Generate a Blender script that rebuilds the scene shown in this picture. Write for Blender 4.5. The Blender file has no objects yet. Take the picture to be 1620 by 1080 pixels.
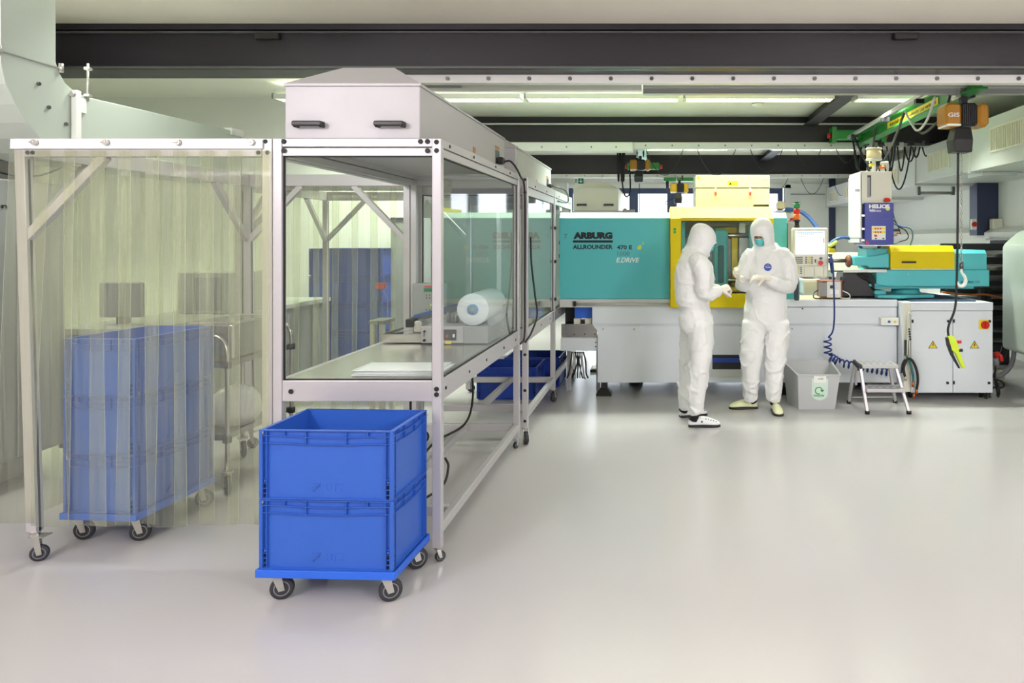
import bpy, bmesh, math, random
from mathutils import Vector, Matrix, noise
random.seed(7)
SC = bpy.context.scene
COL = SC.collection
PI = math.pi
# ------------------------------------------------------------------ camera
FPX, CX, CY, CH = 1140.0, 1046.0, 379.0, 1.6      # focal length in px, vanishing point, eye height
cam = bpy.data.cameras.new('camera'); camo = bpy.data.objects.new('camera', cam); COL.objects.link(camo)
camo.location = (0, 0, CH); camo.rotation_euler = (PI/2, 0, 0)
cam.sensor_width = 36; cam.lens = FPX/1620*36
cam.shift_x = -(CX-810)/1620; cam.shift_y = -(540-CY)/1620
cam.clip_start = .05; cam.clip_end = 200
SC.camera = camo
# ------------------------------------------------------------------ world, exposure
w = bpy.data.worlds.new('sky'); SC.world = w; w.use_nodes = True
bg = w.node_tree.nodes['Background']; bg.inputs[0].default_value = (.86, .93, 1, 1); bg.inputs[1].default_value = 3.0
SC.view_settings.view_transform = 'Standard'; SC.view_settings.look = 'None'
SC.view_settings.gamma = 1; SC.view_settings.use_curve_mapping = False
SC.view_settings.exposure = 0.42
SC.cycles.transparent_max_bounces = 40; SC.cycles.max_bounces = 10; SC.cycles.diffuse_bounces = 5
SC.cycles.glossy_bounces = 5
SC.cycles.sample_clamp_indirect = 6
def area(name, loc, sx, sy, power, color, rot=(0,0,0), parent=None, spread=PI):
    l = bpy.data.lights.new(name, 'AREA'); l.shape = 'RECTANGLE'; l.size = sx; l.size_y = sy
    l.energy = power; l.color = color
    o = bpy.data.objects.new(name, l); COL.objects.link(o); o.location = loc; o.rotation_euler = rot
    l.spread = spread
    if parent: o.parent = parent
    return o
GREEN = (.93, 1.0, .86); PINK = (1.0, .94, .985)
# the soft lights of the near bay, behind and to the sides of the photographer, and added upward fill lamps that brighten the ceiling
area('bay_light', (-3.4, -.6, 3.0), 1.0, 1.0, 84, PINK, (math.radians(42), 0, math.radians(-34)))
area('bay_light', (3.5, -1.2, 2.9), 1.3, 1.3, 140, PINK, (math.radians(52), 0, math.radians(32)))
area('ceiling_fill', (-2.2, .2, 1.9), 1.2, 1.2, 64, PINK, (math.radians(181), 0, 0))
area('ceiling_fill', (2.6, .2, 1.9), 1.2, 1.2, 64, PINK, (math.radians(181), 0, 0))
# ------------------------------------------------------------------ helpers
def lin(c):
    c = c/255.0
    return c/12.92 if c <= .04045 else ((c+.055)/1.055)**2.4
def rgb(c): return (lin(c[0]), lin(c[1]), lin(c[2]), 1)
def W(px, py, Y):                     # point at depth Y seen at (px, py) of the 1620x1080 frame
    return Vector(((px-CX)*Y/FPX, Y, CH-(py-CY)*Y/FPX))
def wx(px, Y): return (px-CX)*Y/FPX
def wz(py, Y): return CH-(py-CY)*Y/FPX
MATS = {}
def mat(name, c, rough=.5, metal=0., bump=0., bs=40., var=.03, vs=5., spec=.5, coat=0., aniso=None, emis=0., rvar=.06):
    m = bpy.data.materials.new(name); m.use_nodes = True; MATS[name] = m
    nt = m.node_tree; N = nt.nodes; L = nt.links; b = N['Principled BSDF']
    b.inputs['Metallic'].default_value = metal; b.inputs['Specular IOR Level'].default_value = spec
    b.inputs['Coat Weight'].default_value = coat; b.inputs['Coat Roughness'].default_value = .08
    tc = N.new('ShaderNodeTexCoord'); mp = N.new('ShaderNodeMapping'); L.new(tc.outputs['Object'], mp.inputs[0])
    if aniso: mp.inputs['Scale'].default_value = aniso
    n = N.new('ShaderNodeTexNoise'); n.inputs['Scale'].default_value = vs; n.inputs['Detail'].default_value = 4
    L.new(mp.outputs[0], n.inputs['Vector'])
    mx = N.new('ShaderNodeMix'); mx.data_type = 'RGBA'
    base = rgb(c)
    mx.inputs[6].default_value = tuple(max(0, v*(1-var)) for v in base[:3])+(1,)
    mx.inputs[7].default_value = tuple(min(1, v*(1+var)) for v in base[:3])+(1,)
    L.new(n.outputs['Fac'], mx.inputs[0]); L.new(mx.outputs[2], b.inputs['Base Color'])
    mr = N.new('ShaderNodeMapRange'); mr.inputs[3].default_value = max(.02, rough-rvar); mr.inputs[4].default_value = min(1, rough+rvar)
    L.new(n.outputs['Fac'], mr.inputs[0]); L.new(mr.outputs[0], b.inputs['Roughness'])
    if bump:
        n2 = N.new('ShaderNodeTexNoise'); n2.inputs['Scale'].default_value = bs; n2.inputs['Detail'].default_value = 3
        L.new(mp.outputs[0], n2.inputs['Vector'])
        bp = N.new('ShaderNodeBump'); bp.inputs['Strength'].default_value = bump; bp.inputs['Distance'].default_value = .01
        L.new(n2.outputs['Fac'], bp.inputs['Height']); L.new(bp.outputs[0], b.inputs['Normal'])
    if emis:
        L.new(mx.outputs[2], b.inputs['Emission Color']); b.inputs['Emission Strength'].default_value = emis
    return m
def glassmat(name, tint, ior=1.5, mult=1.0, milk=0., milkc=(200,205,190), streak=0., mrough=.03):
    """thin sheet: clear transmission with a Fresnel sheen on its outer surface, an optional milky body colour"""
    m = bpy.data.materials.new(name); m.use_nodes = True; MATS[name] = m
    nt = m.node_tree; N = nt.nodes; L = nt.links
    for n in list(N): N.remove(n)
    out = N.new('ShaderNodeOutputMaterial')
    geo = N.new('ShaderNodeNewGeometry')
    tr = N.new('ShaderNodeBsdfTransparent'); tr.inputs[0].default_value = tint
    tr2 = N.new('ShaderNodeBsdfTransparent'); tr2.inputs[0].default_value = (1,1,1,1)
    gl = N.new('ShaderNodeBsdfGlossy'); gl.inputs['Roughness'].default_value = mrough
    fr = N.new('ShaderNodeFresnel'); fr.inputs[0].default_value = ior
    mul = N.new('ShaderNodeMath'); mul.operation = 'MULTIPLY'; mul.inputs[1].default_value = mult; mul.use_clamp = True
    L.new(fr.outputs[0], mul.inputs[0])
    body = tr.outputs[0]
    if milk:
        df = N.new('ShaderNodeBsdfDiffuse'); df.inputs[0].default_value = rgb(milkc)
        tl = N.new('ShaderNodeBsdfTranslucent'); tl.inputs[0].default_value = rgb(milkc)
        ms = N.new('ShaderNodeMixShader'); ms.inputs[0].default_value = .45
        L.new(df.outputs[0], ms.inputs[1]); L.new(tl.outputs[0], ms.inputs[2])
        mb_ = N.new('ShaderNodeMixShader'); L.new(tr.outputs[0], mb_.inputs[1]); L.new(ms.outputs[0], mb_.inputs[2])
        mb_.inputs[0].default_value = milk
        if streak:
            tc = N.new('ShaderNodeTexCoord'); mp = N.new('ShaderNodeMapping'); mp.inputs['Scale'].default_value = (60, 60, 1.3)
            L.new(tc.outputs['Object'], mp.inputs[0])
            nz = N.new('ShaderNodeTexNoise'); nz.inputs['Scale'].default_value = 1.0; nz.inputs['Detail'].default_value = 6; nz.inputs['Roughness'].default_value = .65
            L.new(mp.outputs[0], nz.inputs['Vector'])
            mr = N.new('ShaderNodeMapRange'); mr.inputs[1].default_value = .25; mr.inputs[2].default_value = .8
            mr.inputs[3].default_value = max(0, milk-streak); mr.inputs[4].default_value = milk+streak
            L.new(nz.outputs['Fac'], mr.inputs[0]); L.new(mr.outputs[0], mb_.inputs[0])
            bp = N.new('ShaderNodeBump'); bp.inputs['Strength'].default_value = .25; bp.inputs['Distance'].default_value = .01
            L.new(nz.outputs['Fac'], bp.inputs['Height']); L.new(bp.outputs[0], gl.inputs['Normal'])
        body = mb_.outputs[0]
    m1 = N.new('ShaderNodeMixShader'); L.new(mul.outputs[0], m1.inputs[0]); L.new(body, m1.inputs[1]); L.new(gl.outputs[0], m1.inputs[2])
    m2 = N.new('ShaderNodeMixShader'); L.new(geo.outputs['Backfacing'], m2.inputs[0]); L.new(m1.outputs[0], m2.inputs[1]); L.new(tr2.outputs[0], m2.inputs[2])
    L.new(m2.outputs[0], out.inputs[0])
    return m
OFF = {}
def link(o, parent=None):
    COL.objects.link(o)
    if parent is not None:
        o.parent = parent; OFF[o.name] = OFF.get(parent.name, Vector((0,0,0)))
    return o
def tag(o, label, cat=None, group=None, kind=None):
    if label: o['label'] = label
    if cat: o['category'] = cat
    if group: o['group'] = group
    if kind: o['kind'] = kind
    return o
def thing(name, label, cat, loc=(0,0,0), group=None, world=True, rz=0):
    """Empty at the thing's base; with world=True its parts are written in world coordinates"""
    o = bpy.data.objects.new(name, None); COL.objects.link(o); o.location = loc; o.rotation_euler = (0,0,rz)
    o.empty_display_size = .1
    OFF[o.name] = Vector(loc) if world else Vector((0,0,0))
    return tag(o, label, cat, group)
class MB:
    def __init__(s): s.v = []; s.f = []; s.sm = []; s.mi = []; s.m = 0
    def add(s, vs, fs, smooth=False):
        k = len(s.v); s.v += [Vector(p) for p in vs]
        for f in fs: s.f.append([i+k for i in f]); s.sm.append(smooth); s.mi.append(s.m)
        return s
    def box(s, x0, x1, y0, y1, z0, z1):
        if x0 > x1: x0, x1 = x1, x0
        if y0 > y1: y0, y1 = y1, y0
        if z0 > z1: z0, z1 = z1, z0
        return s.add([(x0,y0,z0),(x1,y0,z0),(x1,y1,z0),(x0,y1,z0),(x0,y0,z1),(x1,y0,z1),(x1,y1,z1),(x0,y1,z1)],
              [(0,3,2,1),(4,5,6,7),(0,1,5,4),(1,2,6,5),(2,3,7,6),(3,0,4,7)])
    def cbox(s, x0, x1, y0, y1, z0, z1, c):
        """box with all edges chamfered by c (octagonal in the XZ view, and cut front edges)"""
        def ring(y, k):
            a0, a1, b0, b1 = x0+k, x1-k, z0+k, z1-k; d = c
            return [(a0+d-k,y,b0),(a1-d+k,y,b0),(a1,y,b0+d-k),(a1,y,b1-d+k),(a1-d+k,y,b1),(a0+d-k,y,b1),(a0,y,b1-d+k),(a0,y,b0+d-k)]
        R = [ring(y0, c*.7), ring(y0+c*.7, 0), ring(y1-c*.7, 0), ring(y1, c*.7)]
        vs = [p for r in R for p in r]; fs = [tuple(range(8))[::1], tuple(range(24,32))[::-1]]
        for i in range(3):
            for j in range(8): fs.append((i*8+j, (i+1)*8+j, (i+1)*8+(j+1)%8, i*8+(j+1)%8))
        return s.add(vs, fs)
    def prism(s, prof, ax, a0, a1):
        """closed 2-D profile extruded along axis ax ('x': prof=(y,z); 'y': prof=(x,z); 'z': prof=(x,y))"""
        def p3(p, a): return {'x': (a,p[0],p[1]), 'y': (p[0],a,p[1]), 'z': (p[0],p[1],a)}[ax]
        n = len(prof); vs = [p3(p,a0) for p in prof]+[p3(p,a1) for p in prof]
        fs = [tuple(range(n)), tuple(range(n,2*n))[::-1]]+[(i, i+n, (i+1)%n+n, (i+1)%n) for i in range(n)]
        return s.add(vs, fs)
    def cyl(s, p0, p1, r0, r1=None, n=16, caps=True):
        r1 = r0 if r1 is None else r1
        p0 = Vector(p0); p1 = Vector(p1); d = (p1-p0).normalized(); q = d.to_track_quat('Z','Y')
        vs = []
        for p, r in ((p0,r0),(p1,r1)):
            for i in range(n):
                a = 2*PI*i/n; vs.append(p+q@Vector((math.cos(a)*r, math.sin(a)*r, 0)))
        s.add(vs, [(i,(i+1)%n,(i+1)%n+n,i+n) for i in range(n)], True)
        if caps: s.add(vs, [tuple(range(n))[::-1], tuple(range(n,2*n))])
        return s
    def tube(s, pts, r, n=8):
        pts = [Vector(p) for p in pts]; m = len(pts); vs = []; prev = None
        for i, p in enumerate(pts):
            t = (pts[min(i+1,m-1)]-pts[max(i-1,0)]).normalized()
            if prev is None:
                u = t.orthogonal().normalized()
            else:
                u = prev-t*prev.dot(t)
                u = u.normalized() if u.length > 1e-6 else t.orthogonal().normalized()
            prev = u; v = t.cross(u)
            rr = r[i] if isinstance(r, (list,tuple)) else r
            for k in range(n):
                a = 2*PI*k/n; vs.append(p+u*math.cos(a)*rr+v*math.sin(a)*rr)
        fs = [(i*n+k, i*n+(k+1)%n, (i+1)*n+(k+1)%n, (i+1)*n+k) for i in range(m-1) for k in range(n)]
        s.add(vs, fs, True)
        return s.add(vs, [tuple(range(n))[::-1], tuple(range((m-1)*n, m*n))])
    def lathe(s, prof, c=(0,0,0), n=24, ax='z'):
        """prof = (radius, height) pairs turned about an axis through c"""
        vs = []
        for r, h in prof:
            for i in range(n):
                a = 2*PI*i/n; x, y = math.cos(a)*r, math.sin(a)*r
                q = {'z': (x,y,h), 'y': (x,h,-y), 'x': (h,x,y)}[ax]
                vs.append((q[0]+c[0], q[1]+c[1], q[2]+c[2]))
        m = len(prof)
        s.add(vs, [(i*n+k, i*n+(k+1)%n, (i+1)*n+(k+1)%n, (i+1)*n+k) for i in range(m-1) for k in range(n)], True)
        return s.add(vs, [tuple(range(n))[::-1], tuple(range((m-1)*n, m*n))])
    def loft(s, rings, cap=True, smooth=True):
        n = len(rings[0]); m = len(rings); vs = [p for r in rings for p in r]
        s.add(vs, [(i*n+k, i*n+(k+1)%n, (i+1)*n+(k+1)%n, (i+1)*n+k) for i in range(m-1) for k in range(n)], smooth)
        if cap: s.add(vs, [tuple(range(n))[::-1], tuple(range((m-1)*n, m*n))])
        return s
    def ring(s, hx, hy, z0, z1, w, cx=0, cy=0):
        s.box(cx-hx, cx+hx, cy-hy, cy-hy+w, z0, z1); s.box(cx-hx, cx+hx, cy+hy-w, cy+hy, z0, z1)
        s.box(cx-hx, cx-hx+w, cy-hy+w, cy+hy-w, z0, z1); return s.box(cx+hx-w, cx+hx, cy-hy+w, cy+hy-w, z0, z1)
    def bar(s, p0, p1, a, b, up=(0,0,1)):
        """straight bar of section a (sideways) x b (along up) between two points"""
        p0 = Vector(p0); p1 = Vector(p1); d = (p1-p0).normalized(); u = Vector(up); u = (u-d*u.dot(d)).normalized(); v = d.cross(u)
        c = [(-1,-1),(1,-1),(1,1),(-1,1)]
        vs = [p+v*i*a/2+u*j*b/2 for p in (p0,p1) for i, j in c]
        return s.add(vs, [(0,3,2,1),(4,5,6,7),(0,1,5,4),(1,2,6,5),(2,3,7,6),(3,0,4,7)])
    def xf(s, M, i0=0):
        for i in range(i0, len(s.v)): s.v[i] = M@s.v[i]
        return s
    def build(s, name, m, parent=None, bevel=0, seg=2, fix=True):
        me = bpy.data.meshes.new(name); off = OFF.get(parent.name, Vector((0,0,0))) if parent is not None else Vector((0,0,0))
        me.from_pydata([tuple(v-off) for v in s.v], [], s.f)
        me.polygons.foreach_set('use_smooth', s.sm)
        for x in (m if isinstance(m, (list,tuple)) else [m]): me.materials.append(MATS[x])
        me.polygons.foreach_set('material_index', s.mi)
        if fix:
            bm = bmesh.new(); bm.from_mesh(me); bmesh.ops.remove_doubles(bm, verts=bm.verts, dist=1e-6)
            bmesh.ops.recalc_face_normals(bm, faces=bm.faces); bm.to_mesh(me); bm.free()
        me.update(); o = bpy.data.objects.new(name, me); link(o, parent)
        if bevel:
            b = o.modifiers.new('bevel', 'BEVEL'); b.width = bevel; b.segments = seg; b.limit_method = 'ANGLE'; b.angle_limit = math.radians(40)
            b.use_clamp_overlap = True
        return o
def struct(o, kind='structure'):
    o['kind'] = kind; return o
def kids(o): return [c for c in bpy.data.objects if c.parent == o]
def dup(root, loc, rz=None, label=None, group=None):
    def cp(o, p):
        c = o.copy(); COL.objects.link(c)
        if p is not None: c.parent = p
        OFF[c.name] = OFF.get(o.name, Vector((0,0,0)))
        for ch in kids(o): cp(ch, c)
        return c
    r = cp(root, None); r.location = loc
    if rz is not None: r.rotation_euler = (0,0,rz)
    if label: r['label'] = label
    if group: r['group'] = group
    return r
def text(name, s, x0, x1, z0, z1, y, m, parent, face='-y', bold=0., shear=0., depth=.0012, label=None):
    """lettering fitted into a rectangle; face '-y' looks at the camera, '-x' and '+x' look sideways (x then means y)"""
    cu = bpy.data.curves.new(name, 'FONT'); cu.body = s; cu.size = 1; cu.offset = bold; cu.shear = shear; cu.resolution_u = 3
    t = bpy.data.objects.new('tmp', cu); COL.objects.link(t)
    dg = bpy.context.evaluated_depsgraph_get(); dg.update()
    me = bpy.data.meshes.new_from_object(t.evaluated_get(dg)); bpy.data.objects.remove(t); bpy.data.curves.remove(cu)
    xs = [v.co.x for v in me.vertices]; ys = [v.co.y for v in me.vertices]
    ax, bx, ay, by = min(xs), max(xs), min(ys), max(ys)
    off = OFF.get(parent.name, Vector((0,0,0))) if parent is not None else Vector((0,0,0))
    nv = len(me.vertices); vs = []; fs = []
    for d in (0, depth):
        for v in me.vertices:
            u = x0+(v.co.x-ax)/(bx-ax)*(x1-x0); h = z0+(v.co.y-ay)/(by-ay)*(z1-z0)
            p = {'-y': (u, y-d, h), '-x': (y-d, u, h), '+x': (y+d, u, h), 'z': (u, h, y+d)}[face]
            vs.append(Vector(p)-off)
    for p in me.polygons:
        fs.append([i+nv for i in p.vertices])
    ec = {}
    for p in me.polygons:
        k = list(p.vertices)
        for i in range(len(k)):
            e = tuple(sorted((k[i], k[(i+1)%len(k)]))); ec.setdefault(e, []).append((k[i], k[(i+1)%len(k)]))
    for e, l in ec.items():
        if len(l) == 1: a, b = l[0]; fs.append([a, b, b+nv, a+nv])
    nm = bpy.data.meshes.new(name); nm.from_pydata([tuple(v) for v in vs], [], fs); nm.materials.append(MATS[m]); nm.update()
    o = bpy.data.objects.new(name, nm); link(o, parent)
    if label: o['label'] = label
    return o
def remesh(mb, voxel, smooth=6, name='tmp'):
    """fuse overlapping closed shapes of an MB into one continuous skin; returns (verts, faces)"""
    o = mb.build(name, list(MATS)[0], None)
    r = o.modifiers.new('r', 'REMESH'); r.mode = 'VOXEL'; r.voxel_size = voxel
    if smooth: k = o.modifiers.new('s', 'SMOOTH'); k.iterations = smooth; k.factor = .6
    dg = bpy.context.evaluated_depsgraph_get(); dg.update()
    me = bpy.data.meshes.new_from_object(o.evaluated_get(dg))
    V = [v.co.copy() for v in me.vertices]; F = [list(p.vertices) for p in me.polygons]; Nn = [v.normal.copy() for v in me.vertices]
    bpy.data.objects.remove(o); bpy.data.meshes.remove(me)
    return V, F, Nn
def from_vf(V, F, name, m, parent, smooth=True):
    off = OFF.get(parent.name, Vector((0,0,0))) if parent is not None else Vector((0,0,0))
    me = bpy.data.meshes.new(name); me.from_pydata([tuple(v-off) for v in V], [], F)
    me.polygons.foreach_set('use_smooth', [smooth]*len(F)); me.materials.append(MATS[m]); me.update()
    o = bpy.data.objects.new(name, me); return link(o, parent)
def arc(p0, p1, sag, n=12):
    p0 = Vector(p0); p1 = Vector(p1)
    return [p0.lerp(p1, i/n)-Vector((0,0,sag*4*(i/n)*(1-i/n))) for i in range(n+1)]
def spline(pts, n=8):
    """Catmull-Rom through the points"""
    P = [Vector(p) for p in pts]; P = [P[0]*2-P[1]]+P+[P[-1]*2-P[-2]]; out = []
    for i in range(1, len(P)-2):
        for k in range(n):
            t = k/n; a, b, c, d = P[i-1:i+3]
            out.append(.5*((2*b)+(c-a)*t+(2*a-5*b+4*c-d)*t*t+(3*b-a-3*c+d)*t**3))
    return out+[P[-2]]
# ------------------------------------------------------------------ materials
mat('floor_resin', (179,176,177), .2, var=.02, vs=.7, spec=.38, rvar=.02)
mat('ceiling_paint', (226,226,214), .85, var=.02)
mat('soffit_paint', (240,232,220), .8, var=.02)
mat('wall_paint', (232,234,230), .7, var=.02)
mat('steel_dark', (34,30,38), .45, var=.06)
mat('steel_flange', (92,92,92), .45, var=.06)
mat('rail_grey', (206,208,204), .4, var=.04, metal=.15)
mat('aluminium', (190,187,190), .34, metal=.3, var=.02, bump=.05, bs=120, aniso=(1,1,20))
mat('white_coat', (174,171,174), .35, var=.01)
mat('beige_coat', (218,216,200), .4, var=.015)
mat('rail_pale', (232,230,226), .5, var=.03)
mat('beige_box', (138,136,120), .45, var=.015)
mat('machine_grey', (218,223,230), .4, var=.015)
mat('groove_grey', (120,124,128), .5)
mat('teal_coat', (80,182,190), .45, var=.02)
mat('teal_dark', (30,104,110), .45, var=.05)
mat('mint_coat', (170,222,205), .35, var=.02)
mat('yellow_coat', (220,196,4), .5, var=.03, spec=.25)
mat('crate_blue', (42,90,182), .42, var=.04, vs=9, bump=.03, bs=180)
mat('dolly_blue', (36,96,208), .38, var=.04)
mat('deep_blue', (24,62,160), .45, var=.05)
mat('black_plastic', (26,25,28), .4, var=.1)
mat('rubber', (48,48,52), .65, var=.08, bump=.1, bs=90)
mat('hub_grey', (128,130,136), .45, var=.05)
mat('zinc', (196,194,188), .3, metal=.8, var=.06, vs=20)
mat('stainless', (178,176,172), .22, metal=.85, var=.05, aniso=(1,1,12))
mat('worktop_steel', (176,174,170), .24, metal=.55, var=.04, vs=3)
mat('gasket', (24,22,26), .6)
mat('cable_black', (22,22,24), .5)
mat('cable_blue', (22,48,120), .4)
mat('hose_blue', (60,92,150), .4)
mat('cable_white', (200,200,196), .5)
mat('duct_grey', (188,198,188), .4, metal=.25, var=.04, vs=2, bump=.1, bs=3)
mat('duct_white', (200,202,200), .4, var=.02, vs=3)
mat('duct_back', (214,208,206), .6, var=.03)
mat('vent_slat', (206,204,180), .5)
mat('crane_green', (34,128,52), .4, var=.06)
mat('amber_paint', (172,118,16), .4, var=.05)
mat('hoist_yellow', (214,170,30), .4, var=.05)
mat('window_frame', (64,78,112), .45, var=.05)
mat('column_blue', (46,54,84), .45)
mat('helios_blue', (34,48,150), .35, var=.03)
mat('ink_black', (22,18,30), .5)
mat('ink_white', (236,236,238), .5)
mat('ink_grey', (70,110,118), .5)
mat('ink_green', (52,150,62), .5)
mat('ink_lime', (210,220,80), .5)
mat('sign_green', (18,120,80), .5)
mat('label_yellow', (236,208,20), .5)
mat('label_white', (232,234,228), .5)
mat('label_mint', (206,226,216), .5)
mat('red_plastic', (200,30,26), .35)
mat('orange_plastic', (226,110,30), .35)
mat('green_plastic', (20,130,70), .3)
mat('lime_plastic', (204,226,50), .4)
mat('copper', (190,110,60), .3, metal=.9)
mat('dark_cavity', (40,42,44), .6, var=.2, vs=8)
mat('mould_steel', (110,112,112), .3, metal=.8, var=.2, vs=12)
mat('mat_blue', (52,72,98), .7, bump=.1)
mat('rust_brown', (128,76,58), .6, var=.15, vs=14)
mat('wood_pale', (210,190,140), .6)
mat('screen_glow', (222,228,250), .3, emis=.75)
mat('screen_blue', (130,160,230), .3, emis=.6)
mat('key_grey', (110,112,118), .5)
mat('key_yellow', (214,196,70), .5)
mat('panel_grey', (150,152,152), .5, var=.03)
mat('bag_white', (236,236,240), .3, var=.04, bump=.4, bs=18)
mat('roll_white', (226,232,238), .35, var=.03)
mat('roll_core', (110,170,214), .5)
mat('suit_white', (228,228,228), .62, var=.012, vs=8, bump=.75, bs=15)
mat('glove_latex', (226,218,206), .45, var=.03)
mat('mask_teal', (98,196,196), .7, var=.03)
mat('skin', (176,120,92), .5, var=.05)
mat('brow', (60,40,32), .7)
mat('eye_white', (230,228,222), .3)
mat('clog_cream', (226,228,186), .4, var=.02)
mat('clog_white', (228,228,230), .4, var=.02)
mat('sock_black', (26,24,32), .8)
mat('badge_blue', (34,70,160), .5)
mat('tube_glow', (255,255,236), .5, emis=9)
mat('bin_grey', (184,186,188), .4, var=.02)
mat('tan_cup', (222,206,160), .4, var=.03)
glassmat('pane_glass', (.93,.965,.935,1), 1.52, 1.25)
glassmat('acrylic', (.9,.93,.92,1), 1.45, 1.0)
glassmat('window_pane', (.97,.98,1,1), 1.45, .6)
glassmat('pvc_strip', (.94,.95,.86,1), 1.4, .8, milk=.165, milkc=(222,226,208), streak=.12, mrough=.2)
glassmat('pvc_edge_glint', (.9,.92,.84,1), 1.4, 1, milk=.38, milkc=(236,236,206), mrough=.2)  # milkier tone paints a bright glint along the strip edges
glassmat('film_clear', (.9,.92,.93,1), 1.4, .8, milk=.45, milkc=(235,238,240), mrough=.2)
# ================================================================== THE ROOM
X0, X1, YF, YB, ZC = -7.2, 4.75, -4.5, 16.0, 3.3
struct(MB().box(X0-.2, X1+.2, YF, YB+.2, -.1, 0).build('floor', 'floor_resin'))
struct(MB().box(X0-.2, X1+.2, YF, YB+.2, ZC, ZC+.1).build('ceiling', 'ceiling_paint'))
struct(MB().box(X0-.2, X0, YF, YB+.2, 0, ZC).build('wall_left', 'wall_paint'))
struct(MB().box(-4.5, -4.35, YF, 5.05, 0, ZC).build('wall_left_near', 'duct_back'))
struct(MB().box(X0-.2, X1+.2, YF-.2, YF, 0, ZC).build('wall_front', 'wall_paint'))
b = MB().box(X1, X1+.2, YF, YB+.2, 0, ZC)
struct(b.build('wall_right', 'wall_paint'))
# partition block behind the left benches
struct(MB().box(X0, -3.0, 8.62, 8.74, 0, ZC).build('wall_partition', 'wall_paint'))
# back wall with a window band from x=-2.05 to 2.6, panelled wall right of it
b = MB()
b.box(X0, -2.05, YB, YB+.2, 0, ZC); b.box(-2.05, X1, YB, YB+.2, 2.82, ZC); b.box(-2.05, 2.75, YB, YB+.2, 0, .3)
b.box(2.75, X1, YB, YB+.2, 0, 2.82)
struct(b.build('wall_back', 'wall_paint'))
o = struct(MB().box(-2.05, 3.75, YB-.03, YB, 2.74, 2.84).build('trim_1', 'label_white'))
xs = [-2.05, -.62, .24, 1.12, 1.98, 2.7]
for i in range(5):
    a, c = xs[i], xs[i+1]
    f = MB()
    t = .11 if i else .09
    f.box(a, a+t, YB-.02, YB+.08, .3, 2.74); f.box(c-t, c, YB-.02, YB+.08, .3, 2.74)
    f.box(a+t, c-t, YB-.02, YB+.08, 2.62, 2.74); f.box(a+t, c-t, YB-.02, YB+.08, .3, .42); f.box(a+t, c-t, YB, YB+.06, 1.2, 1.26)
    fo = struct(f.build('window_%d' % (i+1), 'window_frame'))
    MB().box(a+t, c-t, YB+.03, YB+.036, .42, 2.62).build('window_pane', 'window_pane', fo)
# door frame posts on the back wall, right of the windows
struct(MB().box(2.75, 2.87, YB-.03, YB, 0, 2.82).build('trim_2', 'label_white'))
struct(MB().box(3.72, 3.86, YB-.05, YB, 0, 2.95).build('trim_3', 'column_blue'))
struct(MB().box(2.87, 3.72, YB-.012, YB, 2.60, 2.615).build('trim_4', 'panel_grey'))
# solid panel column at the left end of the window band
struct(MB().box(-2.32, -2.05, YB-.25, YB, 0, 2.84).build('trim_5', 'wall_paint'))
# downstand beams across the hall (I section: web, flanges)
def cross_beam(n, y, x0, x1, z0, z1, wd=.3):
    pr = [(y,z0),(y+wd,z0),(y+wd,z0+.025),(y+wd*.55,z0+.03),(y+wd*.55,z1),(y+.02,z1),(y+.02,z0+.03),(y,z0+.025)]
    struct(MB().prism(pr, 'x', x0, x1).build('trim_%d' % n, 'steel_dark'))
cross_beam(6, 5.60, X0, X1, 2.929, 3.30, .34)
struct(MB().box(X0, X1, 5.585, 5.62, 2.929, 2.944).box(X0, X1, 5.585, 5.62, 3.205, 3.215).build('trim_18', 'steel_flange'))
struct(MB().box(X0, X1, 5.57, 5.62, 3.225, 3.295).build('trim_19', 'steel_dark'))
cross_beam(7, 9.92, X0 if 0 else -2.98, X1, 2.93, 3.2)
struct(MB().box(-2.98, X1, 9.98, 10.06, 3.2, 3.3).build('trim_8', 'steel_dark'))
cross_beam(9, 14.45, -2.98, 4.5, 2.90, 3.30)
struct(MB().box(-2.98, X1, 9.86, 9.9, 3.175, 3.195).build('trim_10', 'rail_grey'))
# flange plates under the near beam
# small lengthwise beams
for n, (ya, yb) in ((11, (5.9, 9.9)), (12, (10.25, 14.4))):
    struct(MB().prism([(1.95,3.16),(2.13,3.16),(2.13,3.175),(2.05,3.18),(2.05,3.3),(2.03,3.3),(2.03,3.18),(1.95,3.175)], 'y', ya, yb).build('trim_%d' % n, 'steel_dark'))
# upper beige ceiling soffit in the near bay, with a shallow step
struct(MB().box(X0, X1, 4.9, 5.6, 3.27, 3.3).build('trim_13', 'soffit_paint'))
# right wall: blue column, ledge, recess with dark opening
struct(MB().box(4.45, 4.75, 10.15, 10.4, 1.66, 3.0).build('trim_14', 'column_blue'))
struct(MB().prism([(4.75,1.78),(4.62,1.74),(4.55,1.70),(4.55,1.62),(4.75,1.62)], 'y', 7.5, 15.9).build('trim_15', 'wall_paint'))
struct(MB().box(4.5, 4.75, 9.0, 10.0, 1.595, 1.62).build('trim_16', 'panel_grey'))
b = MB(); b.box(4.70, 4.75, 7.9, 10.3, .2, 1.59)
struct(b.build('trim_17', 'dark_cavity'))
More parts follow.
